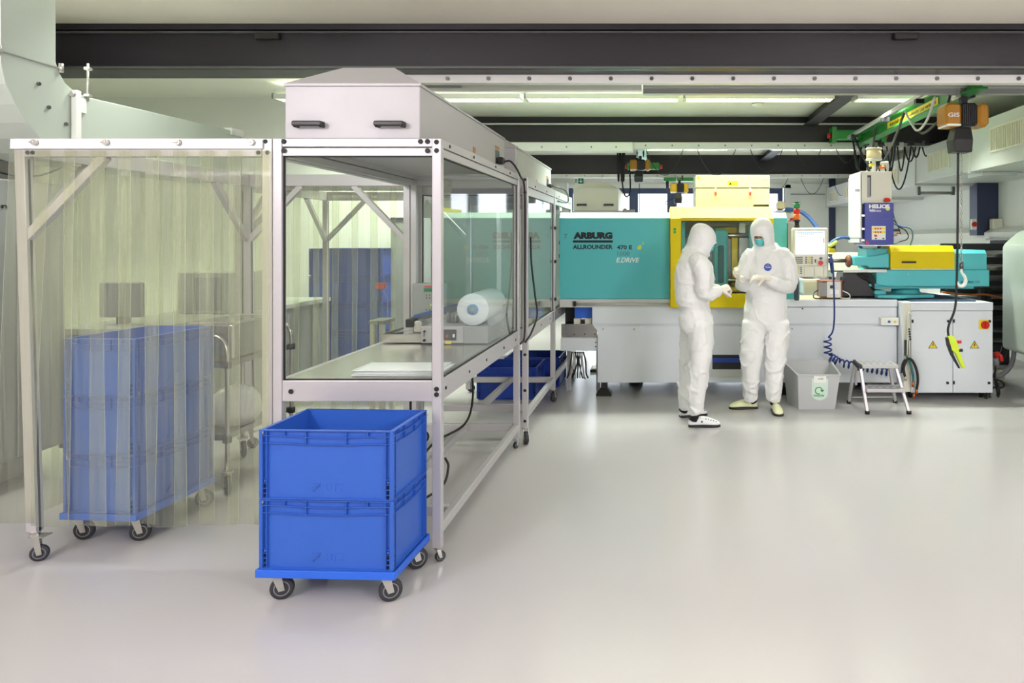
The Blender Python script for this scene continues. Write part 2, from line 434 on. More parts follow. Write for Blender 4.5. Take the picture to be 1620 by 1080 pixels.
# plates under the near beam (pale crane runway with bolts)
def runway(label, y, x0, x1, z0, z1, step, phase, br=.013, group=None):
    t = thing('crane_rail', label, 'crane rail', ((x0+x1)/2, y, z0), group)
    MB().prism([(y,z0),(y+.09,z0),(y+.09,z1),(y,z1)], 'x', x0, x1).build('rail_beam', 'rail_pale' if y < 7 else 'rail_grey', t, .004)
    x = phase
    first = None
    while x < x1:
        if x > x0+.05:
            if first is None:
                first = MB().cyl((x,y-.012,(z0+z1)/2), (x,y+.0,(z0+z1)/2), br, n=6).build('bolt_head', 'mould_steel', t); fx = x
            else:
                c = first.copy(); COL.objects.link(c); c.location = (x-fx, 0, 0)
        x += step
    return t
runway('pale crane runway bolted under the nearest dark beam', 5.80, -2.1, 4.7, 2.862, 2.9285, .328, -2.045, .017)
t = thing('cable_duct', 'slim pale cable duct hanging just behind the nearest crane runway', 'cable duct', (2, 6.3, 2.9))
MB().box(-2.1, -.17, 6.3, 6.36, 2.905, 2.975).build('wide_plate', 'rail_pale', t); MB().box(-.16, 4.7, 6.3, 6.36, 2.93, 2.955).build('duct_body', 'rail_grey', t); MB().box(-.16, 4.7, 6.34, 6.42, 2.885, 2.93).build('duct_cover', 'panel_grey', t)
runway('pale crane runway under the middle dark beam', 9.80, -2.9, 3.3, 2.835, 2.925, .36, -.93, .012)
t = thing('crane_rail', 'short thicker pale rail section in front of the middle crane runway, left end', 'crane rail', (-1.5, 9.6, 2.82))
MB().box(-2.9, -.38, 9.6, 9.80, 2.78, 2.90).build('rail_beam', 'rail_grey', t, .006)
for i in range(6): MB().cyl((-.6-.33*i,9.59,2.835), (-.6-.33*i,9.6,2.835), .012, n=6).build('bolt_head', 'mould_steel', t)
runway('pale crane runway under the farthest dark beam', 14.33, -2.9, 4.0, 2.83, 2.905, .36, -2.6, .012)
tag(MB().lathe([(.06,3.29),(.07,3.285),(.07,3.27),(.04,3.255),(.001,3.252)], (1.2,8.97,0), 24).build('smoke_detector', 'label_white'), 'small white smoke detector on the ceiling behind the lamp row', 'detector')
# socket plates on the near beam web
for x, lab in ((-3.057, 'small dark junction plate on the beam web, left of the bench hood'), (1.9, 'small dark junction plate on the beam web, far right')):
    tag(MB().cbox(x-.095, x+.095, 5.57, 5.62, 3.152, 3.202, .008).build('junction_plate', 'black_plastic'), lab, 'plate')
# ------------------------------------------------------------------ fluorescent fittings
def lamp(x, y, z, L, label, watts, color, group=None):
    t = thing('ceiling_light', label, 'ceiling light', (x, y, z), group)
    MB().box(x-L/2, x+L/2, y-.06, y+.06, z+.05, z+.085).build('housing', 'rail_grey', t, .004)
    for sy in (-.035, .035): MB().cyl((x-L/2+.04, y+sy, z+.025), (x+L/2-.04, y+sy, z+.025), .013, n=10).build('tube', 'tube_glow', t)
    g = MB()
    g.box(x-L/2+.02, x+L/2-.02, y-.095, y-.09, z-.012, z+.045); g.box(x-L/2+.02, x+L/2-.02, y+.09, y+.095, z-.012, z+.045)
    n = int(L/.045)
    for i in range(n): xx = x-L/2+.03+i*(L-.06)/(n-1); g.box(xx-.0015, xx+.0015, y-.09, y+.09, z-.01, z+.02)
    g.build('louvre', 'label_white', t)
    MB().box(x-L/2-.0, x-L/2+.02, y-.095, y+.095, z-.01, z+.05).build('end_cap', 'panel_grey', t)
    area('lamp_light', (0, 0, -.02), L-.1, .14, watts, color, (0,0,0), t, math.radians(112))
    area('lamp_uplight', (0, 0, .09), L-.1, .10, watts*.12, color, (PI,0,0), t)
    return t
GRP = 'fluorescent fittings in the visible ceiling row'
for x0_, x1_, lab in ((-4.2, -2.8, 'fluorescent ceiling light at the far left, partly behind the white bench hood'),
                      (-2.75, -1.5, 'fluorescent ceiling light emerging from behind the white bench hood'),
                      (-1.48, .21, 'fluorescent ceiling light in the middle of the visible row'),
                      (.24, 1.89, 'fluorescent ceiling light ending at the dark lengthwise beam'),
                      (2.1, 3.0, 'fluorescent ceiling light behind the green crane girder')):
    lamp((x0_+x1_)/2, 7.86, 3.13, x1_-x0_, lab, 24 if x0_ < -4 else (52 if x0_ > 2 else 42), (.9,1,.74) if x0_ < -4 else GREEN, GRP)
for x_, y_ in ((-2.2, .6), (.3, .6), (2.8, .6)):  # added lamps out of view, to brighten the near floor
    lamp(x_, y_, 3.13, 1.5, 'added unseen fill light of the near bay above the photographer', 5, PINK, 'added fill lights above the near bay')
for x_, wt in ((-3.3, 20), (.3, 7), (2.6, 12)):  # extra unseen row, added to light machine fronts, people and curtain bay
    lamp(x_, 4.2, 3.13, 1.5, 'added unseen fill light in front of the near dark beam, above the picture', wt, (.97,1,.93), 'added fill lights in front of the near beam')
for x_ in (-1.8, .4, 2.6):
    lamp(x_, 12.2, 3.13, 1.5, 'fluorescent ceiling light hidden behind the middle beam', 58, GREEN, 'fittings behind the middle beam')
lamp(-5.7, 6.2, 3.13, .8, 'short added fill light hidden behind the bent duct at top left', 45, (.9,1,.74))  # unseen lamp added to brighten the ceiling at the far left
t = thing('conduit', 'short dark conduit end sticking out right of the bench hood at the ceiling', 'conduit', (-2.2, 6.2, 2.9))
MB().cyl((-2.45,6.2,2.925), (-1.72,6.2,2.925), .022).build('pipe', 'panel_grey', t)
for x_ in (-2.4, -1.8): MB().box(x_-.01, x_+.01, 6.19, 6.21, 2.94, 3.3).build('hanger', 'panel_grey', t)
# ------------------------------------------------------------------ ventilation duct, left
t = thing('ventilation_duct', 'grey green sheet metal duct bending down from the ceiling at top left', 'duct', (-3.45, 4.2, 2.0))
prof = []
out_ = [(3.49,3.3),(3.49,2.46),(3.515,2.36),(3.57,2.27),(3.64,2.19),(3.72,2.12),(3.84,2.06),(4.0,2.03),(5.5,2.03)]
inn = [(5.5,2.415),(4.0,2.395),(3.93,2.41),(3.87,2.44),(3.83,2.49),(3.81,2.54),(3.81,3.3)]
MB().prism(out_+inn, 'x', -3.62, -3.2).build('duct_body', 'duct_grey', t, .004)
MB().box(-3.63, -3.194, 3.483, 3.817, 2.508, 2.514).build('flange', 'zinc', t)
for y_ in (3.47, 3.83): MB().cyl((-3.19,y_,2.49), (-3.19,y_,2.535), .012, n=8).build('clamp', 'zinc', t)
for y_, z_ in ((3.70,2.40),(3.76,2.29),(3.87,2.22)): MB().cyl((-3.2,y_,z_), (-3.19,y_,z_), .01, n=10).build('rivet', 'mould_steel', t)
MB().box(-3.24, -3.185, 5.35, 5.5, 2.38, 2.43).build('end_lip', 'label_white', t)
t = thing('hanger_rod', 'threaded hanger rod with clamps between beam and left duct', 'hanger', (-3.19, 4.05, 2.35))
MB().cyl((-3.19,4.01,2.37), (-3.19,4.01,2.58), .006).build('rod', 'zinc', t)
for z_ in (2.40, 2.55): MB().cbox(-3.205, -3.175, 3.995, 4.025, z_-.007, z_+.007, .003).build('clamp', 'zinc', t)
MB().box(-3.2, -3.19, 3.96, 4.0, 2.30, 2.38).build('bracket', 'label_white', t)
t = thing('support_post', 'white aluminium support post standing up behind the curtain rail', 'post', (-3.24, 4.0, 2.0))
MB().box(-3.195, -3.165, 3.90, 3.935, 2.0, 2.41).build('profile', 'label_white', t, .003); MB().cyl((-3.18,3.885,2.385), (-3.18,3.90,2.385), .012).build('bolt', 'zinc', t); MB().box(-3.23,-3.195,3.905,3.93,2.385,2.41).build('gusset', 'panel_grey', t)
t = thing('wall_cabinet', 'grey wall cabinet with dark lettering at the left edge', 'cabinet', (-4.2, 4.7, .0))
MB().box(-4.34, -4.1, 4.2, 4.95, .2, 1.98).build('body', 'panel_grey', t, .01)
MB().box(-4.10, -4.085, 4.21, 4.56, .22, 1.96).build('door', 'panel_grey', t, .004); MB().box(-4.10, -4.085, 4.58, 4.94, .22, 1.96).build('door', 'panel_grey', t, .004)
text('lettering', 'anlagen', 4.20, 4.502, 1.785, 1.825, -4.083, 'ink_black', t, '+x', .02)
t = thing('cable_tray', 'grey cable tray above the wall cabinet at the left edge', 'cable tray', (-4.2, 4.7, 2.1))
MB().box(-4.35, -4.05, 4.0, 5.0, 2.12, 2.16).build('tray', 'panel_grey', t, .004); MB().tube(arc((-4.06,4.2,2.1), (-4.06,4.9,2.1), .1), .006).build('cable', 'cable_black', t)
# ------------------------------------------------------------------ ventilation duct, right (long, in flanged sections)
t = thing('ventilation_duct', 'long white box duct with grilles running along the right wall', 'duct', (3.9, 9, 2.3))
secs = [(4.6, 8.35, 2.385, 2.93, 3.58), (8.38, 10.25, 2.40, 2.87, 3.62), (10.28, 13.0, 2.37, 2.82, 3.62), (13.03, 15.7, 2.32, 2.72, 3.60)]
for i, (ya, yb, za, zb, xa) in enumerate(secs):
    MB().box(xa, 4.74, ya, yb, za, zb).build('duct_section', 'duct_white', t, .006)
    MB().box(xa-.018, 4.74, yb-.015, yb+.02, za-.018, zb+.018).build('flange', 'rail_grey', t)
def grille(y0, y1, z0, z1, x, n, m='vent_slat'):
    g = MB().box(x-.004, x, y0, y1, z0, z1); f = g.build('grille', m, t)
    h = MB(); h.box(x-.016, x, y0-.02, y0, z0-.02, z1+.02); h.box(x-.016, x, y1, y1+.02, z0-.02, z1+.02); h.box(x-.016, x, y0, y1, z0-.02, z0); h.box(x-.016, x, y0, y1, z1, z1+.02)
    for k in range(n): yy = y0+(k+.5)*(y1-y0)/n; h.box(x-.012, x-.004, yy-.004, yy+.004, z0, z1)
    h.build('grille_frame', 'beige_coat', f)
grille(7.12, 7.8, 2.56, 2.79, 3.58, 14); grille(9.05, 9.75, 2.52, 2.74, 3.62, 9); grille(11.0, 11.9, 2.47, 2.69, 3.62, 9); grille(13.4, 14.1, 2.42, 2.60, 3.60, 6); grille(14.7, 15.3, 2.42, 2.58, 3.60, 6)
MB().box(3.7, 4.1, 8.3, 8.7, 2.34, 2.385).build('damper_box', 'rail_grey', t, .004)
t = thing('wall_light', 'unlit grey tube fitting under the right duct', 'light fitting', (3.9, 10.2, 2.25))
MB().cyl((3.75,10.5,2.28), (4.25,10.5,2.28), .022).build('tube', 'panel_grey', t)
for x_ in (3.75, 4.25): MB().box(x_-.02, x_+.02, 10.47, 10.53, 2.25, 2.385).build('end_cap', 'mould_steel', t)
# sockets on the blue column
for yy, xx, lab in ((10.13, 4.40, 'red and white emergency switch on the left face of the blue column'), (10.13, 4.72, 'red and white emergency switch on the right side of the blue column')):
    t = thing('emergency_switch', lab, 'switch', (xx, yy, 1.8))
    MB().cbox(xx-.05, xx+.02, yy-.04, yy+.02, 1.74, 1.89, .01).build('box', 'label_white', t); MB().cyl((xx-.02,yy-.04,1.815), (xx-.02,yy-.07,1.815), .035).build('knob', 'red_plastic', t)
tag(MB().cbox(4.6, 4.745, 10.0, 10.1, 1.745, 1.89, .01).build('socket_box', 'beige_coat'), 'beige socket box on the right wall beside the blue column', 'socket')
# exit sign on the back wall
t = thing('exit_sign', 'green and white running man emergency exit sign with down arrow on the back wall', 'sign', (-1.85, YB-.02, 2.83))
e0, e1 = wx(908, YB-.03), wx(923, YB-.03); z0_, z1_ = wz(290.5, YB-.03), wz(281.8, YB-.03); em = e0+(e1-e0)*.45
t.location = (em, YB-.02, z0_); OFF[t.name] = Vector(t.location)
MB().box(e0, e1, YB-.03, YB, z0_, z1_).build('plate', 'sign_green', t); MB().box(e0, em, YB-.032, YB-.03, z0_, z1_).build('panel', 'label_white', t)
b = MB(); xm = (em+e1)/2; zm = (z0_+z1_)/2; y_ = YB-.034
b.add([(xm-.008,y_,zm+.04),(xm+.008,y_,zm+.04),(xm+.008,y_,zm),(xm-.008,y_,zm)], [(0,1,2,3)]); b.add([(xm-.04,y_,zm),(xm+.04,y_,zm),(xm,y_,zm-.045)], [(0,1,2)])
b.build('arrow', 'ink_white', t)
b = MB(); xm = (e0+em)/2
b.add([(xm-.012,y_,zm+.045),(xm+.01,y_,zm+.045),(xm+.01,y_,zm+.028),(xm-.012,y_,zm+.028)], [(0,1,2,3)])
b.add([(xm-.02,y_,zm+.024),(xm+.015,y_,zm+.024),(xm+.01,y_,zm-.01),(xm-.012,y_,zm-.01)], [(0,1,2,3)])
b.add([(xm-.012,y_,zm-.01),(xm+.0,y_,zm-.01),(xm-.02,y_,zm-.048),(xm-.034,y_,zm-.046)], [(0,1,2,3)]); b.add([(xm,y_,zm-.01),(xm+.01,y_,zm-.01),(xm+.03,y_,zm-.044),(xm+.018,y_,zm-.048)], [(0,1,2,3)])
b.build('running_figure', 'sign_green', t)
# ================================================================== CRANES AND HOISTS
def hoist(label, x, y, z, k, yaw=0., body='amber_paint', letters=True):
    """electric chain hoist; z = underside of the trolley, k = scale, built locally"""
    t = thing('chain_hoist', label, 'hoist', (x, y, z), None, False, yaw)
    for s in (-1, 1):
        MB().cbox(s*.07*k-.012*k, s*.07*k+.012*k, -.09*k, .09*k, .0, .14*k, .01*k).build('trolley_plate', 'zinc' if s < 0 else 'black_plastic', t)
        for yy in (-.05, .05): MB().cyl((s*.085*k, yy*k, .09*k), (s*.05*k, yy*k, .09*k), .03*k, n=14).build('trolley_wheel', 'black_plastic', t)
    MB().box(-.03*k, .03*k, -.03*k, .03*k, -.06*k, .03*k).build('lug', 'black_plastic', t)
    b = MB().cbox(-.06*k, .10*k, -.09*k, .09*k, -.27*k, -.05*k, .02*k)
    for i in range(7): b.box((-.05+.02*i)*k, (-.045+.02*i)*k, -.1*k, .1*k, -.26*k, -.07*k)
    b.build('motor_housing', 'black_plastic', t)
    e = MB().cbox(-.22*k, -.06*k, -.11*k, .11*k, -.28*k, -.05*k, .035*k).build('end_cover', body, t)
    MB().cbox(.10*k, .21*k, -.11*k, .11*k, -.28*k, -.05*k, .035*k).build('end_cover', body, t)
    MB().box(-.205*k, -.075*k, -.115*k, .1*k, -.275*k, -.255*k).build('trim_strip', 'label_white', e)
    if letters: text('lettering', 'GIS', -.20*k, -.09*k, -.19*k, -.15*k, -.112*k, 'ink_white', t, '-y', .01)
    b = MB().loft([[(-.1*k,-.07*k,-.28*k),(.05*k,-.07*k,-.28*k),(.05*k,.07*k,-.28*k),(-.1*k,.07*k,-.28*k)],
                   [(-.13*k,-.09*k,-.40*k),(.06*k,-.09*k,-.40*k),(.06*k,.09*k,-.40*k),(-.13*k,.09*k,-.40*k)],
                   [(-.12*k,-.08*k,-.52*k),(.055*k,-.08*k,-.52*k),(.055*k,.08*k,-.52*k),(-.12*k,.08*k,-.52*k)]], smooth=False)
    b.build('chain_bag', 'black_plastic', t, .012*k)
    return t
# ---- near crane: green girder with sign strip, aluminium festoon rail, end truck
GX = 2.69
t = thing('crane_girder', 'green crane girder with a yellow warning strip running away from the camera', 'crane', (GX, 8, 2.86))
MB().prism([(GX-.06,2.87),(GX+.06,2.87),(GX+.06,2.885),(GX+.012,2.89),(GX+.012,3.0),(GX+.06,3.005),(GX+.06,3.02),(GX-.06,3.02),(GX-.06,3.005),(GX-.012,3.0),(GX-.012,2.89),(GX-.06,2.885)], 'y', 6.06, 9.76).build('girder_beam', 'crane_green', t)
MB().box(GX-.021, GX-.013, 6.95, 8.5, 2.905, 2.975).build('warning_strip', 'label_yellow', t)
text('lettering', 'Aufenthalt unter schwebender Last verboten', 8.42, 7.0, 2.92, 2.96, GX-.0215, 'ink_black', t, '-x', .005)
b = MB().cbox(GX-.42, GX+.30, 9.58, 9.72, 2.935, 3.06, .02); b.box(GX-.42, GX-.36, 9.56, 9.74, 2.90, 3.10); b.box(GX+.24, GX+.30, 9.56, 9.74, 2.90, 3.10)
e = b.build('end_truck', 'crane_green', t)
for x_ in (GX-.46, GX+.30): MB().cyl((x_,9.65,2.99), (x_+.04,9.65,2.99), .035, n=12).build('buffer', 'red_plastic', e)
MB().cyl((GX-.12,9.55,2.98), (GX-.12,9.58,2.98), .03, n=12).build('cap', 'red_plastic', e)
t = thing('festoon_rail', 'round aluminium festoon rail beside the green crane girder', 'rail', (GX-.22, 8, 2.95))
MB().bar((GX-.22,6.06,2.985), (GX-.22,9.5,2.95), .035, .04).build('rail', 'aluminium', t, .006)
for yy in (6.9, 7.95, 9.2): MB().box(GX-.26, GX-.18, yy-.03, yy+.03, 2.90, 2.945).build('cable_trolley', 'black_plastic', t)
for i, (pts, r, m) in enumerate([
    ([(GX-.2,6.55,2.90),(GX-.2,6.75,2.72),(GX-.2,7.0,2.66),(GX-.2,7.2,2.78),(GX-.22,7.3,2.9)], .012, 'cable_white'),
    ([(GX-.1,6.42,2.93),(GX-.15,6.5,2.72),(GX-.18,6.85,2.62),(GX-.2,7.0,2.66)], .012, 'cable_black'),
    ([(GX-.22,7.3,2.9),(GX-.22,7.7,2.62),(GX-.22,8.2,2.42),(GX-.22,8.7,2.55),(GX-.22,9.2,2.9)], .014, 'cable_black'),
    ([(GX-.22,8.3,2.9),(GX-.22,8.5,2.5),(GX-.22,8.8,2.35),(GX-.22,9.1,2.6),(GX-.22,9.3,2.9)], .012, 'cable_black')]):
    MB().tube(spline(pts, 7), r).build('festoon_cable', m, t)
# loops of spare cable hanging at the middle rail
t = thing('cable_loops', 'black cable loops hanging from the middle crane runway behind the hoist', 'cable', (3.2, 9.7, 2.4))
for i, (a, c, s) in enumerate([(2.75,2.95,.42),(2.9,3.12,.52),(2.98,3.16,.40),(3.05,3.38,.58),(3.2,3.3,.33),(3.3,3.45,.2),(2.62,2.72,.3),(3.42,3.52,.14),(3.56,3.66,.12)]):
    MB().tube(arc((a,9.7+.015*i,2.86), (c,9.7+.015*i,2.86), s, 16), .011).build('cable_loop', 'cable_black', t)
for i in range(5): MB().box(2.72+.2*i, 2.78+.2*i, 9.62, 9.72, 2.86, 2.93).build('cable_trolley', 'black_plastic', t)
H = hoist('large amber and black chain hoist with a black chain bag on the green girder, right', GX, 6.42, 2.85, .92, math.radians(3))
# drop chain with hook, pendant cable and pendant control
hx, hy = 2.675, 6.42
t = thing('hoist_chain', 'steel hoist chain with a silver hook hanging before the teal injection unit', 'chain', (hx, hy, 1.2))
z = 2.4; i = 0
link_pts = [(math.cos(a)*.009, math.sin(a)*.017) for a in [2*PI*k/10 for k in range(11)]]
b = MB()
while z > 1.40:
    P = [(hx+p[0], hy, z+p[1]) if i % 2 else (hx, hy+p[0], z+p[1]) for p in link_pts]
    b.tube(P, .0032, 5); z -= .027; i += 1
struct(b.build('chain_links', 'zinc', t), 'stuff')
MB().cyl((hx,hy,1.34), (hx,hy,1.40), .018).build('swivel', 'mould_steel', t)
hk = [(0,1.34),(.002,1.31),(.016,1.29),(.032,1.265),(.038,1.235),(.03,1.205),(.008,1.187),(-.018,1.19),(-.034,1.21),(-.036,1.228)]
MB().tube(spline([(hx+p[0], hy, p[1]) for p in hk], 4), [.011]*8+[.014]*8+[.016]*8+[.014]*8+[.011]*4+[.006]*1, 10).build('hook', 'label_white', t)
t = thing('pendant_control', 'yellow green pendant control hanging on a black cable before the electrical cabinet', 'remote control', (2.6, 6.42, .45))
cpt = [(2.645,6.42,2.42),(2.64,6.42,1.6),(2.63,6.42,1.15),(2.615,6.42,.98),(2.57,6.42,.86),(2.555,6.42,.80),(2.56,6.42,.74)]
MB().tube(spline(cpt, 8), .011).build('cable', 'cable_black', t)
b = MB()
def sec(x, z, hw, hd): return [(x-hw,6.42-hd,z),(x+hw,6.42-hd,z),(x+hw,6.42+hd,z),(x-hw,6.42+hd,z)]
b.loft([sec(2.575,.745,.028,.02), sec(2.595,.69,.036,.026), sec(2.615,.62,.036,.026), sec(2.64,.585,.022,.02), sec(2.685,.475,.018,.016), sec(2.695,.455,.014,.012)], smooth=False).build('body', 'lime_plastic', t, .008)
b = MB().loft([sec(2.545,.73,.012,.018), sec(2.56,.66,.014,.024), sec(2.59,.575,.012,.02), sec(2.655,.455,.008,.012)], smooth=False).build('back_cover', 'black_plastic', t, .004)
MB().cyl((2.63,6.41,.69), (2.662,6.39,.695), .014).build('stop_button', 'red_plastic', t); MB().cyl((2.645,6.41,.615), (2.672,6.39,.62), .014).build('button', 'black_plastic', t)
# ---- two far hoists on green girders seen end-on
hoist('amber chain hoist with a long black bag hanging above the teal cover', wx(1013,10.9), 10.9, wz(247,10.9)-.02, .72, 0, letters=False)
t = thing('crane_end_truck', 'short green crane end truck with red buffers behind the amber hoist', 'crane', (0, 13.9, 2.9))
a, c = wx(992, 14.0), wx(1043, 14.0); z0_, z1_ = wz(268, 14), wz(259, 14)
MB().cbox(a, c, 13.95, 14.1, z0_, z1_+.02, .01).build('truck_body', 'crane_green', t)
for x_, s in ((a, -1), (c, 1)): MB().cyl((x_,14.02,(z0_+z1_)/2), (x_+s*.06,14.02,(z0_+z1_)/2), .035, n=12).build('buffer', 'red_plastic', t)
gx_ = wx(1013, 10.9)
MB().prism([(gx_-.06,2.95),(gx_+.06,2.95),(gx_+.06,2.965),(gx_+.01,2.97),(gx_+.01,3.06),(gx_+.06,3.075),(gx_-.06,3.075),(gx_-.01,3.06),(gx_-.01,2.97),(gx_-.06,2.965)], 'y', 10.22, 14.0).build('girder_beam', 'crane_green', t)
t = thing('crane_girder', 'green crane girder end with stirrups in front of the windows', 'crane', (0, 14.2, 2.7))
a, c = wx(1050, 14.2), wx(1097, 14.2)
b = MB().box(a, c, 14.2, 14.42, wz(286.5,14.2), wz(280.5,14.2)); b.build('girder_beam', 'crane_green', t)
hoist('small yellow chain hoist with a short black bag before the far windows', wx(1075,13.6), 13.6, wz(285,13.6)-.02, .80, 0, 'hoist_yellow', letters=False)
t = thing('hoist_pendant', 'thin black pendant cable of the middle hoist', 'cable', (wx(1011,10.9), 10.9, 1.6))
MB().tube([W(1011.5,290,10.9), W(1011.5,345,10.9)], .006).build('cable', 'cable_black', t)
MB().tube(spline([W(986,240,10.9), W(984,280,10.9), W(987,304,10.9), W(992,311,10.9), W(997,300,10.9), W(996,262,10.9)], 6), .012).build('cable_loop', 'cable_black', t)
for px in (978, 983, 986): MB().tube(arc(W(px-1,240,10.88), W(px+2,240,10.88), .45), .012).build('cable_loop', 'cable_black', t)
t = thing('hoist_pendant', 'thin dark cable swinging left of the small yellow hoist', 'cable', (wx(1056,13.5), 13.5, 2.0))
MB().tube(spline([W(1074,307,13.6), W(1066,313,13.6), W(1054,319,13.5), W(1053,322,13.5), W(1055,323,13.5)], 6), .008).build('cable', 'cable_black', t)
MB().tube([Vector((wx(1055.5,14.22),14.24,2.80)), Vector((wx(1056,14.22),14.24,2.61))], .03).build('cable_bundle', 'cable_black', t); MB().tube([W(1078,318,13.6), W(1078,330,13.6)], .006).build('chain', 'zinc', t)
# ---- sagging wires of the festoon systems
wires = [((1022,236),(1081,236),277,9.78),((1103,236),(1164,236),277,9.78),((1187,236),(1238,236),272,9.78),((1259,236),(1299,236),263,9.78),((1323,236),(1355,236),257,9.78),
         ((1205,281.5),(1247,281.5),304,14.3),((1267,281.5),(1303,281.5),307,14.3),((1317,281.5),(1345,281.5),309,14.3)]
for i, (p, q, ys, Y) in enumerate(wires):
    o = MB().tube(arc(W(p[0],p[1],Y), W(q[0],q[1],Y), (ys-p[1])*Y/FPX, 18), .0055, 6).build('festoon_wire', 'cable_black')
    side = ['first','second','third','fourth','fifth'][i] if i < 5 else ['first','second','third'][i-5]
    tag(o, ('thin wire loop sagging from the middle crane runway, %s from the left' if i < 5 else 'thin wire loop sagging from the farthest crane runway, %s from the left') % side, 'wire', 'sagging festoon wires')
# ================================================================== BENCHES, HOODS, CURTAIN BAY
def caster(parent, x, y, zt, R, wd, yaw=0, hub='hub_grey', brake=False):
    """swivel caster under (x, y, zt); wheel touches the floor"""
    c, s = math.cos(yaw), math.sin(yaw); d = Vector((c, s, 0)); n = Vector((-s, c, 0)); p = Vector((x, y, 0)); tr = R*.45
    wc = p+d*tr+Vector((0,0,R))
    f = MB().cyl(p+Vector((0,0,zt-.012)), p+Vector((0,0,zt)), R*.62)
    for k in (-1, 1):
        q = n*k*(wd/2+.004)
        a = [p+q-d*R*.42+Vector((0,0,zt-.012)), p+q+d*R*.42+Vector((0,0,zt-.012)), wc+q+d*R*.28+Vector((0,0,-R*.12)), wc+q-d*R*.22+Vector((0,0,-R*.2))]
        f.add(a+[v+n*k*.003 for v in a], [(0,1,2,3),(7,6,5,4),(0,4,5,1),(1,5,6,2),(2,6,7,3),(3,7,4,0)])
    f.cyl(wc-n*(wd/2+.009), wc+n*(wd/2+.009), R*.14, n=10)
    if brake: f.box(x-.01-.0, x+.06, y-.03, y+.03, zt-.03, zt-.024)
    fo = f.build('caster_fork', 'zinc', parent)
    w_ = MB(); prof = [(R*.66,-wd/2),(R*.9,-wd/2),(R,-wd*.3),(R,wd*.3),(R*.9,wd/2),(R*.66,wd/2)]
    q = n.to_track_quat('Z','Y')
    def turned(pr):
        m = MB().lathe(pr, n=28); m.v = [q@v+wc for v in m.v]; return m
    turned(prof).build('tyre', 'rubber', fo)
    turned([(R*.15,-wd/2-.001),(R*.5,-wd/2+.004),(R*.62,-wd/2-.002),(R*.67,-wd/2),(R*.67,wd/2),(R*.62,wd/2+.002),(R*.5,wd/2-.004),(R*.15,wd/2+.001)]).build('wheel_hub', hub, fo)
def caps(parent, pts, r=.0135):
    """black plug caps; pts = (position, axis)"""
    for p, ax in pts:
        p = Vector(p); d = {'y': Vector((0,-1,0)), 'x': Vector((1,0,0))}[ax]
        MB().cyl(p, p+d*.004, r, r*.85, 14).build('bolt_cap', 'gasket', parent)
def hood_box(label, x0, x1, y0, y1, z0, zb, zt, setb=.2, hw=.133, body='white_coat', group=None, plug=True):
    t = thing('filter_hood', label, 'filter hood', ((x0+x1)/2, (y0+y1)/2, z0), group)
    MB().box(x0, x1, y0, y1, z0, zb).build('body', body, t, .004)
    xm = (x0+x1)/2; e = .006
    R0 = [(x0-e,y0-e,zb),(x1+e,y0-e,zb),(x1+e,y1+e,zb),(x0-e,y1+e,zb)]; R1 = [(p[0],p[1],zb+.012) for p in R0]
    R2 = [(xm-hw,y0+setb,zt),(xm+hw,y0+setb,zt),(xm+hw,y1-setb,zt),(xm-hw,y1-setb,zt)]
    MB().loft([R0,R1,R2], smooth=False).build('lid', body, t)
    zh = z0+.27*(zb-z0); w_ = (x1-x0)
    for cx in (x0+w_*.19, x0+w_*.79):
        h = MB(); L = .073
        h.cbox(cx-L, cx-L+.02, y0-.035, y0, zh-.018, zh+.012, .004); h.cbox(cx+L-.02, cx+L, y0-.035, y0, zh-.018, zh+.012, .004)
        h.cbox(cx-L, cx+L, y0-.05, y0-.028, zh-.014, zh+.012, .006); h.build('handle', 'black_plastic', t, .002)
    if plug:
        MB().box(x1, x1+.004, y1-.30, y1-.18, z0+.03, z0+.15).build('inlet_panel', 'mould_steel', t)
        MB().cbox(x1+.004, x1+.05, y1-.28, y1-.2, z0+.05, z0+.10, .008).build('plug', 'black_plastic', t)
        MB().box(x1, x1+.002, y1-.92, y1-.86, z0+.055, z0+.09).build('sticker', 'amber_paint', t)
        MB().box(x1, x1+.002, y1-.31, y1-.18, z0+.16, z0+.18).build('sticker', 'amber_paint', t)
    return t
AL = 'aluminium'
